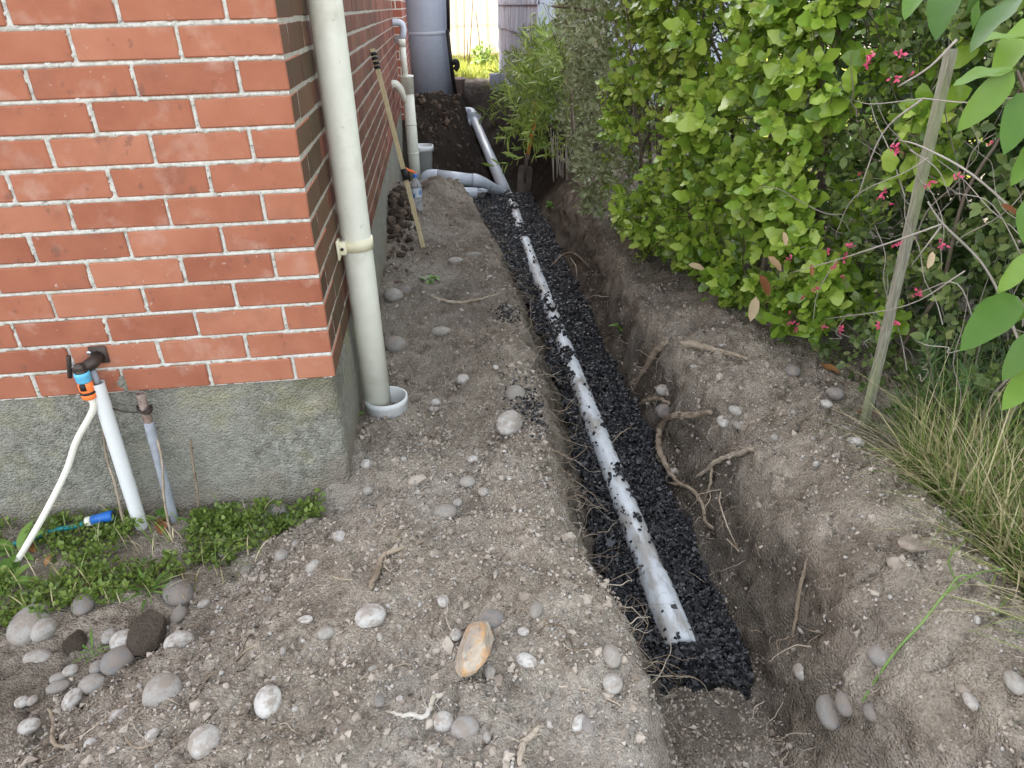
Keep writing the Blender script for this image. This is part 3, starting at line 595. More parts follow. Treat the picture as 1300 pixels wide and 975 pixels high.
obj('branch', *tube(smooth_path([a5*.75+a4*.25, a5, a6], 8), .057, 24), M['grey_pvc'], bp)
lp = thing('pipe_stub', 'short lower grey pipe stub poking out of the dirt hump with a broken end', 'pipe', tuple(at_y(590, 243, 4.62)))
a = at_y(560, 243.5, 4.6); b = at_y(606, 245, 4.58)
obj('pipe', *tube([a, b], .047, 22), M['grey_pvc'], lp)
for k in range(5):
    q = b+np.array([.004+.01*k, random.uniform(-.04, .04), random.uniform(-.035, .03)]); obj('shard', *tube([q+[-.02, 0, 0], q+[.03, random.uniform(-.01, .01), random.uniform(-.01, .01)], q+[.055, 0, -.005]], [.012, .009, .002], 4), M['grey_pvc'], lp)
st = thing('soil_stack', 'cream vertical waste pipe with side branch beside the brick wall', 'pipe', (.135, 4.9, -.1))
sx0 = np.array([.132, 4.9]); zt = at_y(514, 97, 4.9)[2]; zb_ = -.12; z2 = at_y(510, 51, 4.9)[2]
obj('pipe', *tube([(*sx0, zb_), (*sx0, .3), (*sx0, zt-.03)], .050, 26), M['cream_pvc'], st)
obj('collar', *lathe([(.05, -.14), (.056, -.14), (.056, -.01), (.060, -.008), (.060, .008), (.02, .010), (0, .010)], 26, (*sx0, zt)), M['cream_pvc'], st)
obj('joint', *lathe([(.0500, -.002), (.0525, -.002), (.0525, .010), (.0500, .010)], 26, (*sx0, .42)), M['cream_pvc'], st)
obj('joint', *lathe([(.0500, -.002), (.0525, -.002), (.0525, .010), (.0500, .010)], 26, (*sx0, .17)), M['cream_pvc'], st)
obj('vent_pipe', *tube([(sx0[0]-.012, sx0[1], zt-.02), (sx0[0]-.016, sx0[1], z2-.03)], .027, 20), M['cream_pvc'], st)
obj('cap', *lathe([(.027, -.05), (.032, -.05), (.032, .004), (.028, .008), (0, .008)], 20, (sx0[0]-.016, sx0[1], z2)), M['cream_pvc'], st)
obj('branch', *tube(smooth_path([(-.01, 4.86, zt-.06), (.03, 4.86, zt-.06), (.07, 4.87, zt-.10), (.115, 4.89, zt-.20)], 8), .036, 20), M['cream_pvc'], st)
gp = thing('gutter_elbow', 'grey curved pipe coming out of the far wall beside the tank', 'pipe', tuple(at_y(507, 32, 6.3)))
obj('pipe', *tube(smooth_path([(-.02, 6.2, at_y(505, 28, 6.2)[2]), at_y(507, 29, 6.2), at_y(511.5, 34, 6.2), at_y(511, 46, 6.2), (.02, 6.25, at_y(508, 52, 6.2)[2])], 8), .033, 18), M['grey_pvc'], gp)
tk = thing('water_tank', 'tall slim blue-grey plastic water tank behind the soil mound', 'water tank', (.32, 8.75, .15))
zj = at_y(542, 43, 8.45)[2]
obj('barrel', *lathe([(0, .10), (.298, .10), (.298, zj-.015), (.298, zj+.015), (.298, 2.2), (.26, 2.32), (.0, 2.38)], 48, (.325, 8.75, 0)), M['tank'], tk)
obj('strap', *lathe([(.2985, -.022), (.305, -.018), (.305, .018), (.2985, .022)], 48, (.325, 8.75, zj)), M['grey_pvc'], tk)
o = thing('black_pipe', 'black overflow pipe running down the right side of the tank', 'pipe', tuple(at_y(579, 120, 8.5)))
obj('upper_pipe', *tube([at_y(568, -30, 8.5), at_y(569.5, 41, 8.5)], .024, 12), M['black'], o)
obj('lower_pipe', *tube([at_y(568, 38, 8.45), at_y(572.5, 80, 8.45), at_y(579, 128, 8.42)], .025, 12), M['black'], o)
obj('elbow', *tube(smooth_path([at_y(574, 80, 8.4), at_y(579, 78, 8.4), at_y(580.5, 84, 8.4), at_y(577, 89, 8.4)], 5), .035, 12), M['black'], o)
# ================================================================== tools and small things by the far wall
pb = on_ground(538, 313); pt = at_x(473, 62, .022)
po = thing('leaning_pole', 'long wooden pole with black collars leaning on the brick wall', 'pole', tuple(pb))
def bar(a, b, w, d, up=(0, 1, 0)):
    a = np.asarray(a, float); b = np.asarray(b, float); t_ = (b-a)/np.linalg.norm(b-a); s = np.cross(t_, up); s /= np.linalg.norm(s); q = np.cross(s, t_)
    V = [p+s*i*w/2+q*j*d/2 for p in (a, b) for i, j in ((-1, -1), (1, -1), (1, 1), (-1, 1))]
    return np.array(V), [np.array([(3, 2, 1, 0), (4, 5, 6, 7), (0, 1, 5, 4), (1, 2, 6, 5), (2, 3, 7, 6), (3, 0, 4, 7)])]
obj('shaft', *bar(pb-[0, 0, .02], pt, .026, .02), M['timber'], po, smooth=False)
L_ = pt-pb; pu = L_/np.linalg.norm(L_)
for t_ in (.905, .925, .947, .968): obj('collar', *tube([pb+L_*t_, pb+L_*t_+pu*.017], .0185, 12), M['black'], po)
t_ = .355; obj('band', *tube([pb+L_*t_, pb+L_*t_+pu*.065], .0195, 12), M['black'], po)
bo_ = on_ground(531, 268)
M['pet'] = bpy.data.materials.new('clear_plastic'); M['pet'].use_nodes = True
q = M['pet'].node_tree.nodes['Principled BSDF']; q.inputs['Base Color'].default_value = (.88, .92, .97, 1); q.inputs['Roughness'].default_value = .12; q.inputs['Transmission Weight'].default_value = .75; q.inputs['IOR'].default_value = 1.25
bt = thing('water_bottle', 'clear plastic water bottle with blue cap beside the leaning pole', 'bottle', tuple(bo_))
prof = [(0, 0), (.030, 0), (.034, .006), (.0345, .05), (.032, .058), (.0345, .066), (.0345, .085), (.032, .092), (.0345, .10), (.0345, .17), (.033, .18), (.024, .205), (.014, .222), (.013, .235)]
obj('body', *lathe(prof, 28, bo_), M['pet'], bt); obj('cap', *lathe([(.0155, .228), (.0155, .248), (0, .249)], 20, bo_), M['blue'], bt)
M['label'] = make_mat('bottle_label', [(.45, (.05, .16, .36)), (.55, (.55, .62, .68))], scale=24, rough=.4)
obj('label_wrap', *lathe([(.0352, .100), (.0354, .102), (.0354, .158), (.0352, .160)], 28, bo_), M['label'], bt)
bk = at_y(530.5, 221, 5.15)
bu = thing('white_bucket', 'small white plastic bucket behind the waste pipe in the pit', 'bucket', (.215, 5.2, bk[2]))
zr_ = at_y(531, 187, 5.15)[2]; zb0 = bk[2]-.05
obj('pail', *lathe([(0, zb0), (.085, zb0), (.105, zr_-.045), (.118, zr_-.045), (.118, zr_), (.110, zr_), (.108, zr_-.02), (0, zr_-.02)], 30, (.20, 5.25, 0)), M['white_pvc'], bu)
ob_ = on_ground(512, 222)
for k, (u, v) in enumerate(((510, 216), (516, 218))):
    a = at_y(u, v, 4.3); o = obj('orange_rag', *tube(smooth_path([a, a+[.04, -.02, .01], a+[.09, -.03, -.02]]), [.006, .012, .005], 6), M['orange'])
    tag(o, ['small orange scrap tucked behind the leaning pole band', 'small orange scrap lying above the water bottle cap'][k], 'scrap')
# spade leaning on the right bank
sb = on_ground(664, 258)+[0, 0, .0]; s1 = at_y(668, 205, sb[1]+.10); s2 = at_y(683.5, 132, sb[1]+.28)
sv = thing('spade', 'muddy spade with an orange wooden handle leaning on the right trench bank', 'spade', tuple(sb))
du = (s1-sb); ln = np.linalg.norm(du); du /= ln; sdv = np.cross(du, [0, 1, 0]); sdv /= np.linalg.norm(sdv); nn = np.cross(sdv, du)
rows = []
for t_, w in ((-.08, .015), (-.02, .045), (.05, .066), (.15, .07), (.22, .07), (.235, .05)):
    for a in np.linspace(-1, 1, 7): rows.append(sb+du*t_*ln/.30*1.15+sdv*w*a+nn*.022*(a*a))
V = np.array(rows); Q = [(r*7+c, r*7+c+1, r*7+c+8, r*7+c+7) for r in range(5) for c in range(6)]
Vb = V-nn*.004; Q2 = [tuple(i+len(V) for i in reversed(q_)) for q_ in Q]
obj('blade', np.vstack([V, Vb]), [np.array(Q+Q2)], M['spade_metal'], sv)
obj('socket', *tube([sb+du*.15*ln/.3, s1+du*.02, s1+(s2-s1)*.12], [.012, .019, .021], 12), M['spade_metal'], sv)
obj('handle', *tube([s1+(s2-s1)*.05, s1*.5+s2*.5, s2], .0185, 12), M['handle_wood'], sv)
g_ = s2; obj('grip', *tube([g_-sdv*.055, g_, g_+sdv*.055], .016, 10), M['handle_wood'], sv)

# ================================================================== stones
def stone_mesh(seed, rough=.16, sub=3, flat=None):
    r = np.random.default_rng(seed); bm = bmesh.new(); bmesh.ops.create_icosphere(bm, subdivisions=sub, radius=1); V, F = from_bm(bm)
    d1 = r.normal(size=(7, 3)); d1 /= np.linalg.norm(d1, axis=1)[:, None]; amp = r.uniform(-1, 1, 7)
    s = sum(a*np.maximum(V@d, 0)**2 for a, d in zip(amp, d1)); V = V*(1+rough*s[:, None]*.6)
    if flat:
        for k in range(flat):
            d = r.normal(size=3); d /= np.linalg.norm(d); h = r.uniform(.55, .8); e = V@d; V = V-np.maximum(e-h, 0)[:, None]*d
    return V, F
smooth_set = []
for s in range(6): V, F = stone_mesh(s); smooth_set.append(mesh_np('stone', V, F)); smooth_set[-1].materials.append(M['stone'])
dark_set = []
for s in range(3): V, F = stone_mesh(30+s, .2); dark_set.append(mesh_np('stone', V, F)); dark_set[-1].materials.append(M['dark_stone'])
rough_set = []
for s in range(3): V, F = stone_mesh(50+s, .35, 3, 9); rough_set.append(mesh_np('clod', V, F, False)); rough_set[-1].materials.append(M['brown_clod'])
def put(me, name, u, v, wpx, hpx, ang=0, sink=.3, label=None, cat='stone', group=None, tilt=0, flatk=.75, lift=0):
    P = on_ground(u, v+hpx*.22); d = depth_of(P); w = wpx/FPX*d/2; h = hpx/FPX*d/2
    # width runs across the view, length along the ground away from the camera, height is a flattened stone
    ln_ = min(h*1.35, w*1.6); hh = min(w, ln_)*flatk
    o = link(name, me); yaw = -YAW+math.radians(ang)
    o.matrix_basis = Matrix.Translation(Vector(P)+Vector((0, 0, hh*(1-2*sink)*.6+lift))) @ Matrix.Rotation(yaw, 4, 'Z') @ Matrix.Rotation(math.radians(tilt), 4, 'X') @ Matrix.Diagonal((w*1.02, ln_, hh, 1))
    return tag(o, label, cat, group)
S, D, R_ = smooth_set, dark_set, rough_set
put(S[0], 'river_stone', 41, 786, 46, 46, 15, .2, 'large smooth grey stone at the left edge of the weed bed')
put(S[1], 'river_stone', 57, 797, 29, 26, 0, .15, 'round brownish stone pressed against the large grey stone at far left')
put(D[0], 'river_stone', 107, 764, 26, 28, 20, .15, 'pointed dark grey stone in the weeds in front of a red one')
o = put(R_[1], 'red_stone', 110, 747, 30, 22, 30, .2, 'rust red stone fragment in the weeds behind a dark one'); o.data = o.data.copy(); o.data.materials.clear(); o.data.materials.append(M['red_rock'])
put(D[1], 'river_stone', 229, 750, 34, 36, 30, .15, 'largest dark grey stone on the right edge of the weed bed')
put(S[2], 'river_stone', 227, 778, 18, 20, 0, .2, 'small round stone just below the largest dark grey one')
put(S[3], 'river_stone', 158, 812, 33, 24, 10, .15, 'pale smooth oval stone below the weeds beside a smaller one')
put(S[4], 'river_stone', 140, 805, 18, 17, 0, .2, 'small grey stone touching the pale oval one below the weeds')
put(D[2], 'river_stone', 150, 836, 38, 30, 20, .25, 'dark dirt-coated stone below the pale oval one')
put(D[0], 'river_stone', 124, 846, 18, 15, 0, .25, 'small dark stone left of the dirt-coated one')
put(R_[0], 'soil_clod', 95, 812, 36, 34, 0, .2, 'dark wedge of soil left of the pale oval stone', 'clod')
put(S[5], 'river_stone', 48, 834, 36, 17, 0, .2, 'flat pale stone half buried below the large grey stone')
put(R_[2], 'soil_clod', 196, 794, 48, 56, 5, .2, 'big square clod of brown soil at the edge of the weeds', 'clod', flatk=.9)
put(S[1], 'river_stone', 228, 812, 36, 24, 20, .4, 'pale flat stone sunk in the spoil below the soil clod')
put(S[2], 'river_stone', 119, 866, 32, 20, 15, .25, 'oval grey stone in the lower left row of stones')
put(S[4], 'river_stone', 93, 884, 20, 26, 0, .1, 'brown egg-shaped stone in the lower left row')
put(S[3], 'river_stone', 73, 871, 26, 13, 25, .2, 'slim oblong stone left of the egg-shaped one')
put(S[5], 'river_stone', 74, 860, 20, 11, 25, .2, 'small slim stone just above the oblong one at lower left')
put(S[0], 'river_stone', 90, 850, 18, 12, 30, .2, 'small pale stone topmost in the lower left row')
put(S[1], 'river_stone', 38, 920, 26, 16, 20, .25, 'flat grey stone near the lower left corner')
put(S[3], 'river_stone', 28, 890, 17, 12, 20, .2, 'small stone near the left edge, left of its twin')
put(S[2], 'river_stone', 42, 888, 12, 11, 0, .2, 'tiny stone right of its twin near the left edge')
put(S[0], 'river_stone', 208, 874, 46, 42, 35, .3, 'large pale oval stone lying on the spoil at lower left')
put(S[4], 'river_stone', 341, 884, 33, 34, 10, .35, 'rounded pale stone with a brown spot on the lower spoil')
put(S[5], 'river_stone', 260, 937, 40, 34, 20, .4, 'pale stone sunk in the spoil at the bottom, left of centre')
put(D[1], 'river_stone', 353, 646, 30, 30, 40, .25, 'long dark stone against the foot of the plinth')
put(S[2], 'river_stone', 341, 671, 18, 18, 0, .15, 'round grey stone below the long dark one near the plinth')
put(D[2], 'river_stone', 289, 697, 22, 19, 0, .15, 'grey stone among the weeds near the spoil edge')
put(R_[0], 'soil_clod', 305, 685, 20, 20, 0, .2, 'dark reddish clod beside the grey stone in the weeds', 'clod')
put(S[3], 'river_stone', 313, 723, 15, 14, 0, .15, 'round pebble on the upper spoil edge')
put(S[1], 'river_stone', 358, 704, 17, 15, 0, .15, 'pale pebble on the spoil right of the round one')
put(S[0], 'river_stone', 376, 689, 10, 10, 0, .15, 'small pebble on the spoil in front of the plinth corner')
put(S[0], 'river_stone', 471, 779, 37, 25, 0, .3, 'pale round stone with a dark spot in the middle of the spoil')
put(S[2], 'river_stone', 647, 534, 31, 36, -10, .12, 'large clean pale oval stone on the left trench edge')
put(S[5], 'river_stone', 654, 497, 26, 26, 0, .35, 'pale half buried stone behind the clean oval one')
put(S[4], 'river_stone', 465, 588, 14, 11, 0, .2, 'pale pebble right of the plinth corner')
put(S[3], 'river_stone', 467, 622, 14, 11, 30, .2, 'pale flat pebble below the plinth corner')
put(S[1], 'river_stone', 432, 679, 17, 16, 40, .35, 'pale stone sunk in the upper spoil')
put(S[0], 'river_stone', 566, 649, 28, 19, 0, .25, 'oval stone with a dark stripe on the spoil')
put(S[2], 'river_stone', 594, 611, 20, 13, -20, .25, 'brown-grey stone behind the striped oval one')
put(S[3], 'river_stone', 613, 623, 13, 11, 0, .2, 'small white pebble right of the striped oval stone')
put(S[5], 'river_stone', 580, 637, 13, 12, 0, .25, 'small pebble touching the striped oval stone')
put(S[4], 'river_stone', 601, 583, 16, 10, 0, .25, 'spotted flat pebble in the middle of the bank')
put(S[5], 'river_stone', 680, 770, 17, 32, -15, .3, 'narrow upright pale stone near the trench edge')
put(S[1], 'river_stone', 777, 829, 22, 28, 0, .2, 'white stone on the trench edge, upper of a pair')
put(S[4], 'river_stone', 778, 866, 25, 20, -15, .12, 'white oval stone on the trench edge, lower of a pair')
put(S[0], 'river_stone', 735, 915, 16, 20, -20, .2, 'pale oval pebble near the bottom trench edge')
put(D[1], 'river_stone', 747, 920, 15, 18, 0, .3, 'brown pebble right of the pale one near the bottom edge')
put(S[3], 'river_stone', 578, 804, 14, 14, 0, .2, 'round pebble left of the rusty rock')
put(D[0], 'river_stone', 624, 783, 34, 20, 0, .35, 'flat grey stone behind the rusty rock')
put(S[2], 'river_stone', 622, 850, 14, 17, 0, .2, 'small grey pebble at the lower right of the rusty rock')
put(S[2], 'river_stone', 563, 761, 14, 14, 10, .25, 'brownish pebble above the rusty rock')
put(S[0], 'river_stone', 414, 801, 22, 13, 10, .4, 'flat pale stone sunk left of centre on the spoil')
put(D[2], 'river_stone', 590, 921, 34, 26, 0, .42, 'broad stone mostly buried at the bottom centre')
put(S[5], 'river_stone', 618, 934, 11, 15, 0, .2, 'thin upright pebble at the bottom centre')
put(D[1], 'river_stone', 482, 889, 14, 13, 0, .2, 'dark pebble at the tip of the bent stick')
put(S[1], 'river_stone', 668, 836, 30, 15, -25, .42, 'pale flat stone flush with the dirt right of the rusty rock')
put(S[0], 'river_stone', 918, 533, 15, 18, 0, .12, 'smooth grey pebble on the right bank, lower of a pair')
put(S[2], 'river_stone', 934, 520, 15, 15, 20, .2, 'grey pebble on the right bank, upper of a pair')
put(S[4], 'river_stone', 938, 538, 12, 15, 30, .35, 'half buried pebble right of the pair on the right bank')
put(S[3], 'river_stone', 841, 494, 18, 15, 0, .25, 'pebble in the right trench wall under the broken root')
put(D[1], 'river_stone', 845, 521, 24, 18, 0, .35, 'dark stone in the right trench wall above the looped root')
put(D[0], 'river_stone', 1052, 898, 30, 44, -15, .25, 'larger grey oval stone of a touching pair on the right bank')
put(D[1], 'river_stone', 1074, 888, 26, 36, -35, .2, 'smaller oblong stone of a touching pair on the right bank')
put(D[2], 'river_stone', 1109, 902, 26, 20, -20, .35, 'cracked grey stone below the long grass stem')
put(D[0], 'river_stone', 1120, 830, 34, 22, -10, .42, 'smooth grey stone sunk in the right bank beside the grass stem')
put(S[2], 'river_stone', 1232, 885, 16, 26, -10, .38, 'small grey stone sunk in the lower right bank')
put(S[1], 'river_stone', 1288, 860, 22, 34, -15, .38, 'pale grey stone sunk at the right edge of the frame')
put(S[4], 'river_stone', 1018, 850, 22, 18, 0, .35, 'grey stone in the lower right trench wall')
put(D[2], 'river_stone', 1006, 470, 19, 18, 0, .12, 'round grey stone at the hedge foot')
put(S[3], 'river_stone', 1048, 512, 14, 11, 0, .2, 'bluish pebble near the foot of the stake')
put(D[1], 'river_stone', 1060, 500, 22, 16, 20, .2, 'dark stone near the foot of the stake')
put(S[5], 'river_stone', 1085, 560, 22, 12, -15, .35, 'pale stone under the foot of the stake')
put(D[0], 'river_stone', 500, 374, 24, 18, 0, .25, 'dark stone beside the small plant on the left bank')
put(D[2], 'river_stone', 513, 368, 18, 14, 0, .25, 'dark stone just left of the small plant on the bank')
put(S[4], 'river_stone', 560, 419, 26, 12, 0, .4, 'flat brownish stone in the hollow of the left bank')
put(S[5], 'river_stone', 587, 480, 16, 14, -20, .25, 'spotted brown stone on the left bank')
put(S[0], 'river_stone', 553, 510, 13, 9, 0, .25, 'pale pebble right of the drain socket')
put(S[1], 'river_stone', 578, 330, 18, 8, 10, .3, 'pale flat stone below the pole foot')
put(S[3], 'river_stone', 600, 323, 20, 8, 15, .3, 'flat stone near the far trench edge')
put(D[1], 'river_stone', 502, 437, 28, 22, 0, .25, 'dark stone at the foot of the plinth behind the downpipe')
# the rusty rock and the tan slab
V, F = stone_mesh(82, .25, 3, 8); me = mesh_np('rock', V, F, False); me.materials.append(M['rust_rock'])
put(me, 'rusty_rock', 603, 818, 52, 62, -28, .10, 'angular rock stained orange and cream lying on the spoil', 'rock', flatk=.95)
V, F = stone_mesh(78, .4, 3, 9); me = mesh_np('slab', V, F, False); me.materials.append(M['tan_rock'])
put(me, 'flat_slab', 1158, 685, 44, 36, -40, .3, 'thin tan slab of stone sticking out of the right bank', 'slab', flatk=.35, tilt=-20)
put(me, 'flat_slab', 632, 862, 16, 14, 20, .2, 'pink chip of stone below the rusty rock', 'chip', flatk=.5)

# loose pebbles, each one a stone of its own, too alike to tell apart
zones = [('spoil', 62, (-.65, .68), (-1.05, -.02), 'small pebble lying loose on the spoil in front of the house', 'loose pebbles on the spoil'),
         ('bank', 28, (.12, .68), (.0, 3.0), 'small pebble lying on the dirt bank between house and trench', 'loose pebbles on the left bank'),
         ('right', 36, (1.2, 1.72), (-1.0, 1.0), 'small pebble bedded in the dirt bank right of the trench', 'pebbles in the right bank')]
for name, cnt, xr_, yr_, lab, grp in zones:
    k = 0
    while k < cnt:
        x, y = rng.uniform(*xr_), rng.uniform(*yr_)
        if name == 'spoil' and ((x+.03)*.76-(y+.02)*.65 < .02): continue
        z = float(ground_z(np.array([x]), np.array([y]))[0]); r0 = float(np.clip(rng.lognormal(math.log(.0075), .4), .005, .019))
        o = link('pebble', S[int(rng.integers(0, 6))])
        sc = rng.uniform(.7, 1.3, 3)*r0; sc[2] *= .8
        o.matrix_basis = Matrix.Translation((x, y, z+sc[2]*rng.uniform(-.2, .45))) @ Matrix.Rotation(rng.uniform(0, 6.28), 4, 'Z') @ Matrix.Rotation(rng.uniform(-.4, .4), 4, 'X') @ Matrix.Diagonal((*sc, 1))
        tag(o, lab, 'pebble', grp); k += 1
# grit and crumbs of soil
bm = bmesh.new(); bmesh.ops.create_icosphere(bm, subdivisions=1, radius=1); icoV, icoF = from_bm(bm)
def ground_points(n, xr_, yr_, pw=1.0, seed=1):
    r = np.random.default_rng(seed); x = r.uniform(*xr_, n); y = yr_[0]+(yr_[1]-yr_[0])*r.uniform(0, 1, n)**pw; return x, y
parts = []
x1, y1 = ground_points(8000, (-1.1, .74), (-1.15, .15), 1.0, 2); k = ((x1+.03)*.76-(y1+.02)*.65 > -.02) & ~((x1 < 0) & (y1 > 0)) & (fbm(x1, y1, 5, 3, 401) > -.25); x1, y1 = x1[k], y1[k]
x2, y2 = ground_points(5000, (.03, .76), (.1, 4.2), 1.2, 3); x3, y3 = ground_points(4500, (1.08, 1.8), (-1.15, 1.6), 1.0, 4)
x = np.concatenate([x1, x2, x3]); y = np.concatenate([y1, y2, y3]); r = np.random.default_rng(8)
ridge = np.exp(-((x-.62)/.07)**2)*(y > -.5)*(y < .3)
sz = np.clip(r.lognormal(math.log(.0022), .45, len(x)), .0011, .007)*(1+.5*ridge)
sc3 = sz[:, None]*r.uniform(.65, 1.3, (len(x), 3))
octV = np.array([(1, 0, 0), (-1, 0, 0), (0, 1, 0), (0, -1, 0), (0, 0, 1), (0, 0, -1)], float); octF = np.array([(0, 2, 4), (2, 1, 4), (1, 3, 4), (3, 0, 4), (2, 0, 5), (1, 2, 5), (3, 1, 5), (0, 3, 5)])
V, F = scatter(octV*1.15, [octF], np.stack([x, y, ground_z(x, y)+sz*.25], 1), rand_rot(len(x), r), sc3)
o = obj('grit', V, F, M['grit']); tag(o, 'fine grey grit and stone chips strewn over the dirt banks', 'grit', kind='stuff')
x1, y1 = ground_points(19000, (-1.1, .80), (-1.15, .3), 1.0, 12); k = ((x1+.03)*.76-(y1+.02)*.65 > -.05) & ~((x1 < 0) & (y1 > 0)); x1, y1 = x1[k], y1[k]
x2, y2 = ground_points(11000, (.01, .80), (.2, 4.3), 1.3, 13); x3, y3 = ground_points(10000, (1.06, 1.85), (-1.15, 3.0), 1.2, 14)
x4, y4 = ground_points(2600, (.80, 1.12), (-1.2, -.60), 1.0, 15)
x = np.concatenate([x1, x2, x3, x4]); y = np.concatenate([y1, y2, y3, y4]); r = np.random.default_rng(9)
cl = fbm(x, y, 6, 3, 431); sz = np.clip(r.lognormal(math.log(.0030), .48, len(x)), .0012, .0095)*(1+.7*np.maximum(cl, 0)); k = cl > -.5; x, y, sz = x[k], y[k], sz[k]
octV = np.array([(1, 0, 0), (-1, 0, 0), (0, 1, 0), (0, -1, 0), (0, 0, 1), (0, 0, -1)], float); octF = np.array([(0, 2, 4), (2, 1, 4), (1, 3, 4), (3, 0, 4), (2, 0, 5), (1, 2, 5), (3, 1, 5), (0, 3, 5)])
nn_ = len(x); V = octV[None]*r.uniform(.6, 1.3, (nn_, 6, 1))+r.normal(0, .18, (nn_, 6, 3)); V = np.einsum('nij,nkj->nki', rand_rot(nn_, r), V*(sz[:, None]*r.uniform(.7, 1.4, (nn_, 3)))[:, None])+np.stack([x, y, ground_z(x, y)+sz*.1], 1)[:, None]
V = V.reshape(-1, 3); F = [(octF[None]+(np.arange(nn_)*6)[:, None, None]).reshape(-1, 3)]
o = obj('soil_crumbs', V, F, M['clod'], smooth=False); tag(o, 'crumbs of loose dry soil covering both banks', 'soil', kind='stuff')
r = np.random.default_rng(21); n = 0
x = np.concatenate([r.uniform(-.7, .68, 160), r.normal(.60, .05, 220), r.uniform(1.25, 1.75, 80)]); y = np.concatenate([r.uniform(-1.1, .1, 160), r.uniform(-.9, 2.5, 220), r.uniform(-1.0, 1.5, 80)]); k = ((x+.03)*.76-(y+.02)*.65 > .02) & ~((x < .03) & (y > 0)); x, y = x[k], y[k]
sz = np.clip(r.lognormal(math.log(.0085), .45, len(x)), .004, .026); Vn = icoV[None]*r.uniform(.7, 1.25, (len(x), len(icoV), 1)); Vn = np.einsum('nij,nkj->nki', rand_rot(len(x), r), Vn*(sz[:, None]*r.uniform(.7, 1.3, (len(x), 3)))[:, None])+np.stack([x, y, ground_z(x, y)-sz*.35], 1)[:, None]
o = obj('soil_lumps', Vn.reshape(-1, 3), [(icoF[0][None]+(np.arange(len(x))*len(icoV))[:, None, None]).reshape(-1, 3)], M['clod'], smooth=False); tag(o, 'lumps of crumbly dry soil on the spoil and along the trench lip', 'soil', kind='stuff')
# rubble heaped against the wall and clods on the dark mound
r = np.random.default_rng(19); n = 900
x = np.concatenate([np.abs(r.normal(.03, .07, 450))+.01, r.uniform(.05, .75, 450)]); y = np.concatenate([r.normal(2.95, .35, 450), r.uniform(5.6, 7.6, 450)])
sz = np.clip(r.lognormal(math.log(.013), .5, n), .005, .04); V, F = scatter(icoV, icoF, np.stack([x, y, ground_z(x, y)+sz*.2], 1), rand_rot(n, r), sz[:, None]*r.uniform(.6, 1.3, (n, 3)))
M['dark_clod'] = make_mat('dark_clod', [(.2, (.035, .026, .02)), (.8, (.13, .098, .075))], scale=20, rand='island', rw=.7, rough=.95, bump=.6, bscale=80, bdist=.006, spec=.1)
o = obj('soil_rubble', V, F, M['dark_clod'], smooth=False); tag(o, 'dark soil clods on the far mound and against the wall', 'soil', kind='stuff')

# ================================================================== roots and sticks
def root(pts, dia, label, seed, cat='root', lift=.4, wob=.22, mat='root', name='root', ends=None, n=7):
    P = np.array([on_ground(u, v) for u, v in pts]); P[:, 2] += dia*lift
    if ends: 
        for i, dz in ends.items(): P[i, 2] += dz
    P = smooth_path(P, n); rr = np.interp(np.linspace(0, 1, len(P)), [0, .15, .7, 1], [.55, 1, .8, .35])*dia/2
    r = np.random.default_rng(seed); P[1:-1] += r.normal(0, dia*.10, (len(P)-2, 3))
    parts = [tube(P, rr, 8, wob=wob, seed=seed)]
    if dia > .012:     # strands of bark along the thicker roots
        for k in range(4):
            a = r.uniform(0, 6.28); off = np.stack([np.cos(a+np.linspace(0, 2, len(P))), np.sin(a+np.linspace(0, 2, len(P)))*.3, np.sin(a+np.linspace(0, 2, len(P)))], 1)*rr[:, None]*.85
            parts.append(tube(P+off, rr*.32, 5, wob=.3, seed=seed+k))
    if dia > .0055:    # torn side rootlets
        for k in range(int(5+dia*350)):
            i0 = int(r.integers(2, len(P)-1)); q = P[i0].copy(); dv_ = r.normal(0, 1, 3); dv_[2] = -abs(dv_[2])*.3+.1; dv_ /= np.linalg.norm(dv_); H = [q]
            for _ in range(5): dv_ = dv_+r.normal(0, .5, 3); dv_ /= np.linalg.norm(dv_); H.append(H[-1]+dv_*r.uniform(.005, .017))
            parts.append(tube(np.array(H), np.linspace(min(dia*.11, .0018), .0004, 6), 4, cap=False))
    o = obj(name, *join(*parts), M[mat]); return tag(o, label, cat)
root([(903, 527), (878, 531), (853, 539), (841, 553), (835, 573), (837, 590), (848, 608), (866, 620)], .030, 'thick pale root looping out of the right trench wall', 1, ends={2: .03, 3: .05, 4: .06, 5: .05, 6: .03})
root([(957, 572), (936, 579), (915, 591), (896, 607), (872, 618)], .019, 'pale root running down the right bank beside the looped root', 2, ends={2: .02, 3: .03})
root([(847, 619), (872, 628), (890, 647), (897, 664), (918, 681), (938, 702)], .014, 'forked root below the looped root on the trench wall', 3, ends={0: .02, 1: .03, 2: .03})
root([(903, 597), (900, 625), (892, 648)], .011, 'short root branch joining the forked root', 4, ends={0: .02, 1: .03, 2: .03})
root([(915, 625), (913, 645), (921, 670), (935, 695)], .007, 'thin wavy root right of the forked root', 5, ends={1: .02, 2: .02})
root([(846, 442), (832, 458), (816, 480), (804, 497)], .030, 'pale splintered root stump in the right trench wall below the hedge', 6, ends={0: .02, 1: .03, 2: .02})
root([(862, 443), (890, 447), (920, 450), (948, 458)], .026, 'broken horizontal root at the foot of the hedge', 7, ends={0: .02, 1: .02})
root([(812, 512), (826, 515), (838, 508), (850, 515)], .022, 'ragged brown root end sticking out above the gravel', 8, ends={0: -.01, 1: .02})
root([(816, 535), (800, 555), (786, 571), (770, 586)], .007, 'thin dark root hanging over the drain pipe', 9, ends={1: .05, 2: .08, 3: .06})
root([(1038, 695), (1024, 721), (1014, 755), (1008, 798), (998, 816)], .013, 'long root hanging down the lower right bank', 10, ends={1: .015, 2: .015})
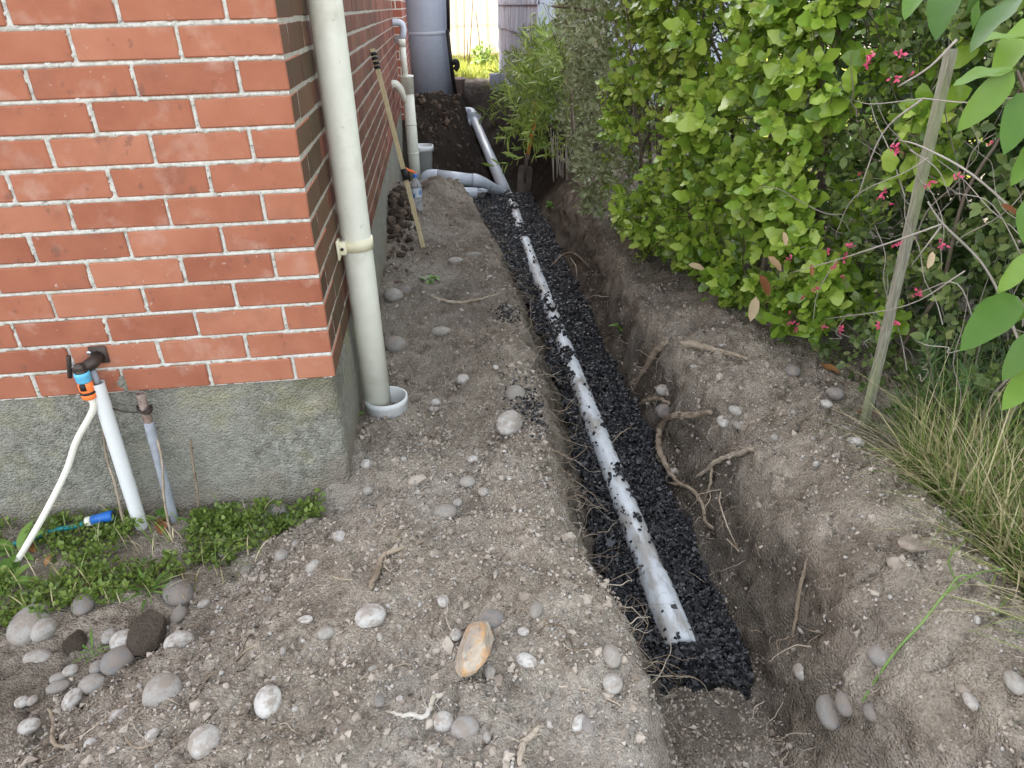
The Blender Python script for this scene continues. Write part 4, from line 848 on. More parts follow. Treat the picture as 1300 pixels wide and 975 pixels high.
root([(1006, 795), (1025, 800), (1045, 805)], .005, 'thin pale rootlet beside the long hanging root', 11)
root([(563, 884), (551, 888), (541, 910), (517, 910), (490, 905)], .012, 'bent grey stick lying on the spoil near the bottom', 12, 'stick', mat='pipe_white_old', name='stick', wob=.1)
root([(708, 872), (738, 876), (769, 887), (802, 906)], .0065, 'thin pale stick near the trench edge below the white stones', 13, 'stick', name='stick', wob=.15)
root([(471, 749), (481, 727), (486, 709), (503, 701), (537, 690)], .015, 'curled strip of brown bark on the spoil', 14, 'bark', name='bark_strip')
root([(660, 974), (664, 946), (677, 933), (688, 916)], .013, 'pale root poking out at the bottom of the spoil', 15)
root([(62, 901), (69, 919), (67, 940), (77, 949), (106, 947)], .011, 'knobbly pale root at the lower left', 16)
root([(335, 811), (308, 831), (285, 850), (265, 860), (252, 880)], .006, 'thin brown root across the left part of the spoil', 17)
root([(152, 897), (131, 915), (112, 930), (92, 940)], .005, 'thin root beside the knobbly one at lower left', 18)
root([(158, 935), (172, 950), (196, 945)], .005, 'short forked twig at the lower left', 19, 'twig', name='twig')
root([(546, 378), (577, 385), (608, 382), (636, 374)], .017, 'fibrous pale root lying across the left bank', 20)
root([(700, 346), (716, 337), (730, 332), (748, 340)], .014, 'root arching from the right wall over the far gravel', 21, ends={0: .05, 1: .08, 2: .05})
root([(724, 337), (732, 350), (730, 361)], .010, 'short root hanging beside the arching one', 22, ends={0: .06, 1: .04})
root([(492, 705), (488, 718), (497, 728)], .006, 'short pale twig beside the bark strip', 23, 'twig', name='twig')
root([(422, 733), (432, 736), (448, 737)], .008, 'short grey twig on the spoil left of the bark strip', 24, 'twig', name='twig')
root([(800, 820), (812, 822), (826, 818)], .007, 'pale root end crossing the gravel below the drain end', 25, ends={1: .02, 2: .03})
root([(705, 205), (728, 222), (752, 235)], .03, 'grey dead branch at the far hedge foot above the spade', 26, 'branch', name='dead_branch', ends={0: .05, 1: .05, 2: .04})
# fine roots
r = np.random.default_rng(77); parts = []
def fine(p, d, ln, rad, seg_=9, curl=.5, grav=-.3):
    P = [np.array(p, float)]; d = np.array(d, float); d /= np.linalg.norm(d)
    for i in range(seg_):
        d = d+r.normal(0, curl, 3)*.55+[0, 0, grav*.18]; d /= np.linalg.norm(d); P.append(P[-1]+d*ln/seg_)
    return tube(smooth_path(P, 2), np.linspace(rad, rad*.35, 2*seg_+1), 4, cap=False)
for i in range(300):          # left trench wall
    y = -.75+4.6*r.uniform(0, 1)**1.5; t_ = r.uniform(.1, .95); xl_, xf_ = np.interp(y, PY, XL), np.interp(y, PY, XFL); x = xl_+(xf_-xl_)*t_; z = float(ground_z(np.array([x]), np.array([y]))[0])
    parts.append(fine((x-.01, y, z+.003), (1.0, r.normal(-.3, .5), r.uniform(-.3, .35)), r.uniform(.05, .22), r.uniform(.0007, .0022), curl=.6))
for i in range(190):          # right bank
    y = -.9+4.0*r.uniform(0, 1)**1.5; xr_, xf_ = np.interp(y, PY, XR), np.interp(y, PY, XFR); x = xf_+(xr_-xf_)*r.uniform(.05, 1.1); z = float(ground_z(np.array([x]), np.array([y]))[0])
    parts.append(fine((x+.005, y, z+.002), (-.8, r.normal(-.4, .5), r.uniform(-.5, .2)), r.uniform(.04, .17), r.uniform(.0008, .0022), curl=.7))
for i in range(200):          # lying on the spoil
    x, y = r.uniform(-.6, .72), r.uniform(-1.0, .9)
    if (x+.03)*.76-(y+.02)*.65 < .03 or (x < .02 and y > 0): continue
    m_ = 8; a = r.uniform(0, 6.28); P = [[x, y]]
    L0 = r.uniform(.03, .13)
    for k in range(m_): a += r.normal(0, .5); P.append([P[-1][0]+math.cos(a)*L0/m_, P[-1][1]+math.sin(a)*L0/m_])
    P = np.array(P); Z = ground_z(P[:, 0], P[:, 1])+.002; rad = r.uniform(.0007, .0017); parts.append(tube(np.column_stack([P, Z]), rad, 4, cap=False))
o = obj('fine_roots', *join(*parts), M['fine_root']); tag(o, 'hair-fine torn roots in the trench walls and on the spoil', 'roots', kind='stuff')
# ================================================================== foliage
def leaf_template(L=1.0, W=.6, segs=6, wave=.06, nw=3, fold=.12, curl=.15, shape=1.0, thick_tip=.0, lobe=0.0):
    V = []; ts = np.linspace(0, 1, segs+1)
    for t_ in ts:
        w = W/2*(math.sin(PI*min(1, t_**shape*.97+.03)))**.75 if 0 < t_ < 1 else (.02*W if t_ == 0 else thick_tip*W/2)
        for s in (-1, 0, 1): V.append((s*w*(1+lobe*math.sin(t_*nw*2*PI+s*1.9)), t_*L, fold*abs(s)*w+(wave*math.sin(t_*nw*2*PI+s*1.1)*abs(s) if 0 < t_ < 1 else 0)-curl*t_*t_*L))
    Q = [(r_*3+c_, r_*3+c_+1, r_*3+c_+4, r_*3+c_+3) for r_ in range(segs) for c_ in range(2)]
    return np.array(V), [np.array(Q)]
def shoots(P, D, n_leaf, ln, spread, rnd, lnvar=.2, along=.35):
    """leaf positions, directions and normals on shoots that start at P and run along D"""
    n = len(P); idx = np.repeat(np.arange(n), n_leaf); k = np.tile(np.arange(n_leaf), n); a = k*2.39996+np.repeat(rnd.uniform(0, 6.28, n), n_leaf)
    D = D/np.linalg.norm(D, axis=1)[:, None]; ref = np.where(np.abs(D[:, 2:3]) < .9, np.array([[0, 0, 1.0]]), np.array([[1.0, 0, 0]])); U = np.cross(D, ref); U /= np.linalg.norm(U, axis=1)[:, None]; W = np.cross(D, U)
    rad = U[idx]*np.cos(a)[:, None]+W[idx]*np.sin(a)[:, None]; f = (k+.5)/n_leaf
    sp = spread*(1.15-.65*f)[:, None]; d = D[idx]*(1-sp*.55)+rad*sp+rnd.normal(0, .16, (len(idx), 3)); pos = P[idx]+D[idx]*(f*along)[:, None]+rad*.003
    up = D[idx]*.9+rnd.normal(0, .22, (len(idx), 3))+np.array([0, 0, .35]); size = ln*(1+rnd.normal(0, lnvar, len(idx)))*(1.08-.45*np.abs(f-.4)); return pos, d, up, np.clip(size, ln*.4, ln*1.6)
def leaf_mat(name, cols, transl=.35, rough=.42, rw=.75, spec=.4): return make_mat(name, cols, scale=6, detail=3, rand='island', rw=rw, rough=rough, transl=transl, spec=spec)
def leaf_mat_obj(name, cols, transl=.35, rough=.42): return make_mat(name, cols, scale=6, detail=3, rand='object', rw=.75, rough=rough, transl=transl, spec=.4)
HEDGE = [(.08, (.09, .165, .024)), (.30, (.19, .32, .038)), (.62, (.33, .48, .06)), (.90, (.46, .58, .13)), (1.0, (.55, .52, .12))]
M['hedge_leaf'] = leaf_mat('hedge_leaf', HEDGE, transl=.36, rough=.25); M['hedge_leaf_obj'] = leaf_mat_obj('hedge_leaf_near', HEDGE, transl=.36, rough=.25)
M['shaded_leaf'] = leaf_mat('shaded_leaf', [(.1, (.035, .06, .016)), (.5, (.06, .11, .028)), (.9, (.11, .17, .045))])  # darker green, with the shade inside the shrubs put into the colour
M['mid_leaf'] = leaf_mat('mid_leaf', [(.1, (.06, .10, .025)), (.5, (.13, .19, .05)), (.8, (.22, .28, .09)), (.97, (.38, .32, .16))])
M['lance_leaf'] = leaf_mat('lance_leaf', [(.1, (.12, .18, .03)), (.5, (.22, .32, .06)), (.9, (.36, .45, .12))])
M['grey_leaf'] = leaf_mat('grey_leaf', [(.05, (.15, .125, .06)), (.30, (.16, .19, .085)), (.6, (.26, .31, .15)), (.95, (.46, .49, .34))], transl=.2, rough=.7)
M['twig'] = make_mat('twig', [(.2, (.07, .052, .04)), (.5, (.15, .115, .09)), (.85, (.27, .235, .20))], scale=14, rand='island', rw=.6, rough=.9, bump=.4, bscale=60)
M['pale_twig'] = make_mat('pale_twig', [(.2, (.22, .19, .16)), (.8, (.46, .42, .37))], scale=14, rand='island', rw=.6, rough=.9, bump=.4, bscale=60)
def near_far(pos, n):
    u, v, z = project(pos); inside = (u > -20) & (u < 1320) & (v > -20) & (v < 990); score = np.where(inside, 1/np.maximum(z, .2), -1); return np.argsort(-score)[:n]
leaf_templates = [leaf_template(1, .56, 8, .075, 2.5, .10, .16, 1, 0, .13), leaf_template(1, .50, 8, .085, 3, .16, .05, .9, 0, .15), leaf_template(1, .62, 8, .065, 2, .05, .24, 1.1, 0, .13)]
low_leaf = [leaf_template(1, .6, 2, 0, 1, .12, .16)]
leaf_meshes = []
for V, F in leaf_templates: me = mesh_np('leaf', V, F); me.materials.append(M['hedge_leaf_obj']); leaf_meshes.append(me)
def build_leaves(parent, pos, d, up, size, templates, mat, individual=0, meshes=None, order=None, far_name='leaves', width=1.0):
    rot = frame_from(d, up); sel = np.zeros(len(pos), bool)
    if individual:
        ids = order if order is not None else near_far(pos, individual); sel[ids[:individual]] = True
        for i in np.where(sel)[0]:
            o = link('leaf', meshes[int(i) % len(meshes)], None, parent); m = Matrix.Identity(4)
            for a in range(3):
                for b in range(3): m[a][b] = rot[i, a, b]*size[i]*(width if b == 0 else 1)
                m[a][3] = pos[i, a]
            o.matrix_basis = m
    r_ = np.where(~sel)[0]; parts = []
    for k, (TV, TF) in enumerate(templates):
        q_ = r_[r_ % len(templates) == k]
        if len(q_): parts.append(scatter(TV, TF, pos[q_], rot[q_], np.stack([size[q_]*width, size[q_], size[q_]], 1)))
    if parts: o = obj(far_name, *join(*parts), mat, parent); o['kind'] = 'stuff'; return o
def branchy(n, base, top, rad, seed, sides=6, jitter=.05, n_pts=6):
    r = np.random.default_rng(seed); out = []
    for i in range(n):
        a = np.array(base(r), float); b = np.array(top(r, a), float); P = a+(b-a)*np.linspace(0, 1, n_pts)[:, None]; P[1:] += np.cumsum(r.normal(0, jitter, (n_pts-1, 3)), 0)*.5
        rr = rad*r.uniform(.5, 1.3); out.append(tube(smooth_path(P, 4), np.linspace(rr, rr*.4, 4*(n_pts-1)+1), sides, cap=False, wob=.12, seed=seed+i))
    return join(*out)

# --- broadleaf hedge along the right of the trench
def hedge_x(y, z):
    return np.interp(y, [.15, .6, 1.2, 1.9, 2.7, 3.2], [1.93, 1.76, 1.60, 1.46, 1.46, 1.56])+.10*np.exp(-(z/.10)**2)-.05*np.sin(np.clip(z, 0, 1.4)*2.2)+.12*fbm(y, z, 2.4, 3, 501)+.06*fbm(y, z, 7, 2, 505)
def hedge_bottom(y): return np.interp(y, [.2, .5, .8, 1.2, 1.9, 2.6, 3.2], [.32, .22, .10, .06, .03, .06, .1])
hd = thing('hedge_shrub', 'bright green broadleaf hedge shrub overhanging the right side of the trench', 'hedge', (1.8, 1.6, .03))
r = np.random.default_rng(91); n = 2700
y = r.uniform(.18, 2.65, n); z = r.uniform(.0, 1.95, n); dep = np.abs(r.normal(0, .13, n))*np.where(r.uniform(0, 1, n) < .25, 2.5, 1); k = (z > hedge_bottom(y)+.10*fbm(y, y*0, 5, 3, 515)+.02*r.normal(size=n)) & ~((fbm(y*1.0, z, 5.0, 3, 511) < -.13) & (dep < .45)) & ~((y < .5) & (r.uniform(0, 1, n) < .55))
y, z, dep = y[k], z[k], dep[k]; P = np.stack([hedge_x(y, z)+dep, y, z], 1)
D = np.stack([-np.ones(len(y))*.8, -.45+.0*y, .25+.0*y], 1)+r.normal(0, .42, (len(y), 3))
pos, d, up, size = shoots(P, D, 8, .064, .95, r, .30, .08)
size *= np.repeat(r.uniform(.62, 1.22, len(P)), 8)
Dn = D/np.linalg.norm(D, axis=1)[:, None]; hs_ = join(*[tube(np.array([a_-b_*.16+[.03, 0, -.03], a_-b_*.05, a_+b_*.075]), [.0022, .0018, .0011], 4, cap=False) for a_, b_ in zip(P, Dn)])
size *= np.interp(pos[:, 1], [.3, 1.2, 2.2, 3], [1.08, 1.0, .82, .75])
build_leaves(hd, pos, d, up, size, leaf_templates, M['hedge_leaf'], 300, leaf_meshes)
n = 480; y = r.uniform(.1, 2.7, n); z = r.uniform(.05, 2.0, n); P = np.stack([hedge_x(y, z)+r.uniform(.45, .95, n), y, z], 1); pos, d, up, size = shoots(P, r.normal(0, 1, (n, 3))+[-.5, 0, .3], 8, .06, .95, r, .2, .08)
build_leaves(hd, pos, d, up, size, low_leaf, M['shaded_leaf'], far_name='inner_leaves')  # inner leaves coloured dark to give the hedge a shaded inside
for i in range(16):
    yb = .45+2.3*i/15+r.normal(0, .05); a = np.array([hedge_x(yb, .3)+.18+abs(r.normal(0, .06)), yb, -.02]); b = a+[r.normal(-.08, .08), r.normal(0, .18), r.uniform(1.1, 1.8)]
    P = a+(b-a)*np.linspace(0, 1, 6)[:, None]; P[1:] += r.normal(0, .025, (5, 3)); obj('stem', *tube(smooth_path(P, 4), np.linspace(.012, .004, 21)*r.uniform(.6, 1.3), 7, wob=.1), M['twig'], hd)
o = obj('shoot_stems', *hs_, M['twig'], hd); o['kind'] = 'stuff'
o = obj('twigs', *branchy(190, lambda r: (lambda y_, z_: (float(hedge_x(y_, z_))+r.uniform(.08, .35), y_, z_))(r.uniform(.3, 2.6), r.uniform(.1, 1.3)), lambda r, a: a+np.array([r.uniform(-.14, .05), r.normal(0, .12), r.uniform(.05, .45)]), .0028, 5, 5, .02), M['twig'], hd); o['kind'] = 'stuff'

# --- fine grey shrub and narrow-leaved shrub further along
gs = thing('grey_shrub', 'dull grey-green fine-leaved shrub between the bright hedge and the narrow-leaved bush', 'shrub', (1.9, 3.7, .1))
r = np.random.default_rng(95); n = 2300; y = r.uniform(2.3, 5.2, n); z = r.uniform(.10, 1.7, n); xf = np.interp(y, [2.5, 3.2, 4, 5], [1.40, 1.34, 1.38, 1.48])+.14*fbm(y, z, 2, 3, 521)
P = np.stack([xf+np.abs(r.normal(0, .14, n)), y, z], 1); k = fbm(y, z, 3.2, 3, 525) > .04; P = P[k]
pos, d, up, size = shoots(P, np.array([-.6, -.4, .2])+r.normal(0, .6, (len(P), 3)), 9, .038, .95, r, .35, .10)
small_t = [leaf_template(1, .62, 2, 0, 1, .15, .15)]
build_leaves(gs, pos, d, up, size, small_t, M['grey_leaf'], far_name='leaves')
o = obj('twigs', *branchy(420, lambda r: (1.58+r.uniform(-.05, .45), r.uniform(2.5, 5.2), r.uniform(.05, 1.2)), lambda r, a: a+np.array([r.uniform(-.25, .1), r.normal(0, .25), r.uniform(.05, .5)]), .0035, 6, 5), M['twig'], gs); o['kind'] = 'stuff'
for i in range(22):
    a = at_y(*(r.uniform(700, 752), r.uniform(205, 225)), r.uniform(4.2, 4.7)); b = a+[r.normal(0, .02), r.normal(0, .03), r.uniform(.16, .34)]
    obj('dry_stem', *tube(smooth_path([a-[0, 0, .08], (a+b)/2+r.normal(0, .008, 3), b]), [.006, .005, .003], 6, wob=.15), M['pale_twig'], gs)
for k_, (u0, v0, u1, v1, yy) in enumerate([(700, 8, 790, 30, 3.6), (735, 112, 800, 135, 3.4), (722, 90, 728, 170, 4.2), (800, 120, 815, 190, 3.0)]):
    a, b = at_y(u0, v0, yy), at_y(u1, v1, yy-.2); obj('branch', *tube(smooth_path([a, (a+b)/2+[0, 0, .03], b]), [.006, .010, .013], 7, wob=.15, seed=k_), M['twig'], gs)
ns = thing('narrow_leaved_bush', 'green bush with narrow willow-like leaves beside the shingled shed', 'bush', (1.9, 6.4, .2))
r = np.random.default_rng(97); P, D = [], []
for i in range(230):
    y0 = r.uniform(4.7, 7.4); a = np.array([r.uniform(1.45, 1.95), y0, r.uniform(.25, 1.05)]); b = a+[r.uniform(-.75, -.05), r.uniform(-.6, .2), r.uniform(-.25, .45)]
    Q = smooth_path([a, (a+b)/2+r.normal(0, .05, 3), b], 8)
    for j in range(3, len(Q)): P.append(Q[j]); D.append(Q[j]-Q[j-1])
P, D = np.array(P), np.array(D); pos, d, up, size = shoots(P, D, 2, .105, .85, r, .25, .03)
kz = pos[:, 2] < .66+(pos[:, 0]-1.10)*1.15+.1*np.sin(pos[:, 1]*9); pos, d, up, size = pos[kz], d[kz], up[kz], size[kz]
lance = [leaf_template(1, .17, 3, 0, 1, .1, .18)]
build_leaves(ns, pos, d, up, size, lance, M['lance_leaf'])
o = obj('twigs', *branchy(70, lambda r: (r.uniform(1.6, 2.1), r.uniform(4.7, 7.5), r.uniform(.1, .6)), lambda r, a: a+np.array([r.uniform(-.45, 0), r.uniform(-.4, .1), r.uniform(.3, .8)]), .006, 7, 5), M['twig'], ns); o['kind'] = 'stuff'
# --- added foliage behind the hedge, to block light and the horizon
bh_ = thing('backing_foliage', 'added dark green backing foliage behind the hedge', 'shrubs', (3.0, 2.0, 0)); bh_['kind'] = 'stuff'
r = np.random.default_rng(99); n = 1700; y = r.uniform(-2.0, 2.6, n); P = np.stack([r.uniform(2.35, 3.3, n)+.12*np.maximum(y-3, 0)*0, y, r.uniform(0, 1.0, n)**.8*2.3], 1); pos, d, up, size = shoots(P, r.normal(0, 1, (n, 3))+[-.6, 0, .4], 8, .085, .95, r, .2, .1)
o = build_leaves(bh_, pos, d, up, size, low_leaf, M['shaded_leaf'])

# --- timber stake and the tangle round it
sp0 = on_ground(1096, 545); sp1 = at_y(1208, 62, sp0[1]+.10)
sk_ = obj('timber_stake', *bar(sp0-[0, 0, .06], sp1, .027, .022, (1, 0, 0)), M['old_timber'], smooth=False); tag(sk_, 'weathered grey wooden stake leaning in front of the hedge', 'stake')
fs = thing('flowering_shrub', 'twiggy shrub with small pink flowers tangled round the stake', 'shrub', (1.95, .2, .03))
def yq(u): return float(np.interp(u, [980, 1100, 1200, 1300], [.54, .08, -.10, -.22]))
TW = [([(1296, 440), (1272, 380), (1245, 332), (1197, 284), (1178, 256)], .009), ([(1197, 284), (1130, 308), (1062, 330), (1005, 346)], .006), ([(1305, 285), (1235, 222), (1172, 187), (1142, 178)], .007), ([(1225, 344), (1150, 388), (1048, 405)], .005),
      ([(1172, 125), (1120, 170), (1088, 252)], .006), ([(1215, 50), (1180, 85), (1140, 110)], .008), ([(1178, 200), (1150, 218), (1085, 250), (1060, 300)], .004), ([(1062, 330), (1038, 372), (1032, 410)], .004), ([(1195, 287), (1155, 340)], .005),
      ([(1172, 125), (1230, 130), (1300, 122)], .004), ([(1172, 125), (1110, 132), (1085, 128)], .003), ([(1155, 190), (1190, 215), (1206, 250)], .004), ([(1300, 330), (1260, 260), (1215, 245)], .004), ([(1240, 420), (1215, 360), (1165, 372)], .004), ([(1290, 470), (1255, 510), (1240, 560)], .008)]
for i, (pp, dd_) in enumerate(TW):
    P = np.array([at_y(u, v, yq(u)+.03*math.sin(i*1.7+j)) for j, (u, v) in enumerate(pp)]); obj('branch', *tube(smooth_path(P, 5), np.linspace(dd_/2, dd_/4, 5*(len(pp)-1)+1) if len(pp) > 2 else [dd_/2, dd_/3], 6, wob=.15, seed=i), M['pale_twig'], fs)
M['pink'] = make_mat('pink_petal', [(.2, (.50, .05, .13)), (.8, (.80, .16, .28))], scale=30, rand='object', rw=.5, rough=.5, transl=.3)
petal = leaf_template(1, .55, 3, 0, 1, .1, -.2); fl = []
for k_ in range(3):
    rr = np.random.default_rng(600+k_); n = 11; dd_ = rr.normal(0, 1, (n, 3)); V, F = scatter(petal[0], petal[1], rr.normal(0, .003, (n, 3)), frame_from(dd_, rr.normal(0, 1, (n, 3))), np.full(n, .0105)); me = mesh_np('flower', V, F); me.materials.append(M['pink']); fl.append(me)
for i, (u, v) in enumerate([(1104, 70), (1100, 81), (1138, 66), (1144, 69), (1137, 99), (1157, 94), (1136, 187), (1139, 192), (1092, 220), (1116, 248), (1120, 245), (1133, 259), (1218, 224), (1180, 232), (1257, 182), (1050, 319), (1002, 329), (1062, 335), (1058, 338), (1071, 327), (1070, 351), (1020, 379), (1036, 366), (1002, 397), (1009, 418), (1005, 411), (1013, 412), (1047, 414), (1068, 418), (1133, 312), (1142, 311), (1197, 311), (1194, 306), (1164, 370), (1167, 375), (1136, 411), (1141, 409), (1116, 414), (1277, 498), (1079, 312)]):
    o = link('flower', fl[i % 3], None, fs); o.matrix_basis = Matrix.Translation(at_y(u, v, yq(u)-.02)) @ Matrix.Rotation(i*1.3, 4, 'Z') @ Matrix.Rotation(i*.7, 4, 'X') @ Matrix.Scale(1.0+.3*math.sin(i*2.1), 4)
r = np.random.default_rng(103); n = 1100; y = r.uniform(-.75, .75, n); z = r.uniform(.04, 1.5, n); P = np.stack([np.interp(y, [-.75, -.3, .2, .75], [1.98, 1.93, 1.86, 1.78])+np.abs(r.normal(.06, .14, n)), y, z], 1); k = (fbm(y, z, 4, 3, 541) > -.2); P = P[k]
pos, d, up, size = shoots(P, np.array([-.6, -.5, .1])+r.normal(0, .6, (len(P), 3)), 7, .030, .95, r, .35, .06); build_leaves(fs, pos, d, up, size, [leaf_template(1, .6, 3, .02, 2, .12, .15)], M['mid_leaf'])
o = obj('twigs', *branchy(95, lambda r: (r.uniform(1.80, 2.2), r.uniform(-.6, .75), r.uniform(.0, .9)), lambda r, a: a+np.array([r.uniform(-.22, .12), r.normal(0, .22), r.uniform(-.05, .5)]), .0022, 8, 5, .035), M['pale_twig'], fs); o['kind'] = 'stuff'
r = np.random.default_rng(105); n = 900; y = r.uniform(-1.6, .9, n); P = np.stack([r.uniform(2.08, 2.5, n), y, r.uniform(.02, 1.9, n)], 1); pos, d, up, size = shoots(P, r.normal(0, 1, (n, 3))+[-.6, 0, .4], 8, .06, .95, r, .2, .09); build_leaves(fs, pos, d, up, size, low_leaf, M['shaded_leaf'], far_name='inner_leaves')  # dark backing leaves, interior shade carried by their colour
M['dead_leaf'] = make_mat('dead_leaf', [(.2, (.22, .085, .035)), (.5, (.36, .18, .07)), (.85, (.55, .43, .27))], scale=8, rand='object', rw=.8, rough=.7, transl=.2)
dl = leaf_template(1, .42, 5, .04, 2, .3, .2); dl_me = mesh_np('dead_leaf', *dl); dl_me.materials.append(M['dead_leaf'])
for (u, v, px, ang, lab) in [(985, 334, 26, 40, 'orange-brown dead leaf caught in the hedge above the pink flowers'), (972, 362, 30, 60, 'long brown dead leaf hanging in the lower hedge'), (957, 392, 32, 100, 'cream dead leaf hanging at the hedge bottom'), (885, 338, 22, 10, 'pale yellow leaf caught on the left part of the hedge'), (997, 303, 18, 75, 'small tan dead leaf between the bright hedge leaves'), (1182, 330, 22, 100, 'brown dead leaf hanging right of the stake'), (1031, 343, 16, 80, 'small yellow dead leaf below the pink flowers'), (1283, 265, 26, 20, 'reddish brown dead leaf near the right edge')]:
    P = at_y(u, v, yq(u)-.03 if u > 990 else float(np.interp(u, [880, 990], [1.25, .62]))-.05); s = px/FPX*depth_of(P); o = link('dead_leaf', dl_me); a = math.radians(ang); dd_ = C_R*math.cos(a)-C_U*math.sin(a); R3 = frame_from(np.array([dd_]), np.array([-C_F+.4*C_U]))[0]
    m = Matrix.Identity(4)
    for i in range(3):
        for j in range(3): m[i][j] = R3[i, j]*s
        m[i][3] = P[i]-dd_[i]*s/2
    o.matrix_basis = m; tag(o, lab, 'leaf')
for (u, v, px, ang, lab) in [(1064, 481, 34, 20, 'big brown fallen leaf on the ground at the hedge foot'), (1112, 532, 26, 70, 'brown fallen leaf at the foot of the stake'), (46, 706, 26, 40, 'yellowing fallen leaf in the weeds beside the hose'), (60, 722, 20, 10, 'pale tan fallen leaf in front of the yellowing one'), (205, 683, 40, 10, 'dark brown fallen leaf between the two pipes in the weeds'), (1205, 640, 20, 40, 'pale yellow fallen leaf on the right grass')]:
    P = on_ground(u, v)+[0, 0, .012 if u < 300 else .02]; s = px/FPX*depth_of(P); o = link('dead_leaf', dl_me); o.matrix_basis = Matrix.Translation(P) @ Matrix.Rotation(math.radians(ang), 4, 'Z') @ Matrix.Rotation(.2, 4, 'X') @ Matrix.Scale(s, 4); tag(o, lab, 'leaf')

# --- glossy big-leaved shrub reaching in at the right edge
gl = thing('glossy_shrub', 'large glossy leaves reaching in from the right edge near the camera', 'shrub', (2.0, -.7, 0))
M['gloss_leaf'] = make_mat('gloss_leaf', [(.15, (.05, .115, .018)), (.5, (.10, .20, .03)), (.85, (.19, .31, .05))], scale=5, rand='object', rw=.8, rough=.38, transl=.3, spec=.3)
big = [leaf_template(1, .41, 9, .022, 2, .30, .22, .9), leaf_template(1, .34, 9, .026, 2, .36, .12, 1.0)]; big_me = []
for V, F in big: me = mesh_np('leaf', V, F); me.materials.append(M['gloss_leaf']); big_me.append(me)
BL = [((1304, -12), (1229, 56), 1, -.70, 2.6), ((1127, -16), (1117, 25), 0, -.45, 0), ((1206, -26), (1190, 33), 0, -.55, .3), ((1291, 90), (1214, 97), 1, -.6, .4), ((1286, 88), (1221, 163), 0, -.62, .2), ((1304, 118), (1284, 180), 0, -.62, 0), ((1300, 50), (1240, 40), 0, -.5, .5), ((1308, 320), (1272, 372), 0, -.62, 0), ((1290, 376), (1232, 431), 0, -.64, .2), ((1288, 378), (1236, 388), 1, -.6, .6),
      ((1312, 420), (1278, 482), 0, -.66, 0), ((1310, 470), (1284, 512), 0, -.66, .4), ((1250, -20), (1225, 18), 1, -.5, 0), ((1172, -20), (1150, 12), 0, -.5, .2), ((1312, 180), (1290, 232), 1, -.55, .2), ((1312, 360), (1296, 420), 0, -.58, 0), ((1312, 20), (1262, 100), 1, -.45, -.3), ((1230, -14), (1246, 30), 0, -.42, .2), ((1100, -25), (1092, 4), 1, -.4, .2), ((1312, 250), (1302, 300), 0, -.5, 0)]
for i, (b_, t_, k_, yy, tw) in enumerate(BL):
    A_ = at_y(*b_, yy); B_ = at_y(*t_, yy-.04+.05*math.sin(i*2.2)); dd_ = B_-A_; s = float(np.linalg.norm(dd_)); nrm = -C_F*.8+C_U*.7+C_R*(.5*math.sin(i*1.9))+tw*.4*C_U; R3 = frame_from(np.array([dd_]), np.array([nrm]))[0]; m = Matrix.Identity(4)
    for a in range(3):
        for b in range(3): m[a][b] = R3[a, b]*s
        m[a][3] = A_[a]
    o = link('leaf', big_me[k_], None, gl); o.matrix_basis = m
T0 = np.array([2.05, -.72, 0.0])
for i, (u, v, yy) in enumerate([(1291, 90, -.6), (1290, 377, -.6), (1312, 440, -.64), (1206, -26, -.55), (1304, -12, -.7), (1120, -30, -.45)]):
    e_ = at_y(u, v, yy); obj('branch', *tube(smooth_path([T0+([0, .03*i, .15+.1*i] if i < 3 else [0, .16, 1.68]), (T0*.45+e_*.55+[.05, 0, .06]) if i < 3 else (e_*.5+(T0+[0, .16, 1.68])*.5+[0, 0, .12]), e_], 6), [.009, .006, .003], 7), M['twig'], gl)
obj('trunk', *tube(smooth_path([T0-[0, 0, .1], T0+[.02, .04, .5], T0+[-.03, .1, 1.1], T0+[.0, .16, 1.7]], 5), [.03, .024, .017, .009], 9, wob=.06), M['twig'], gl)

# --- grass at the right edge, spiky weed, lone stem
M['grass'] = make_mat('grass_blade', [(.08, (.08, .15, .03)), (.30, (.17, .26, .055)), (.50, (.28, .34, .10)), (.60, (.50, .43, .24)), (.95, (.66, .58, .38))], scale=4, rand='island', rw=.9, rough=.6, transl=.25)
def grass(n, base, seed, ln, lean, w=.0035, segs=5):
    r = np.random.default_rng(seed); B_ = base(r, n); a = r.uniform(0, 2*PI, n); d = np.stack([np.cos(a), np.sin(a), 0*a], 1)+np.asarray(lean); d[:, 2] = 0; L_ = r.uniform(ln[0], ln[1], n); cv = r.uniform(.15, .85, n); t_ = np.linspace(0, 1, segs+1)
    C = B_[:, None]+np.stack([d[:, 0, None]*(cv*L_)[:, None]*t_**1.7, d[:, 1, None]*(cv*L_)[:, None]*t_**1.7, (L_*(1-.35*cv))[:, None]*(t_-.35*cv[:, None]*t_**2.6)], -1)
    s = np.stack([-d[:, 1], d[:, 0], 0*a], 1); s /= np.linalg.norm(s, axis=1)[:, None]+1e-9; ww = (w*r.uniform(.5, 1.2, n))[:, None]*np.array([.8, 1, .9, .7, .45, .05])[:segs+1]
    V = np.stack([C-s[:, None]*ww[..., None], C+s[:, None]*ww[..., None]], 2).reshape(n, -1, 3); k = 2*(segs+1); q_ = np.array([(2*i, 2*i+1, 2*i+3, 2*i+2) for i in range(segs)])
    return V.reshape(-1, 3), [(q_[None]+(np.arange(n)*k)[:, None, None]).reshape(-1, 4)]
def gb(r, n):
    y = r.uniform(-1.25, -.10, n); e_ = np.interp(y, [-1.25, -.8, -.45, -.1, .1], [1.68, 1.67, 1.69, 1.76, 1.84]); x = e_+np.abs(r.normal(0, .24, n))+.01; return np.stack([x, y, ground_z(x, y)-.01], 1)
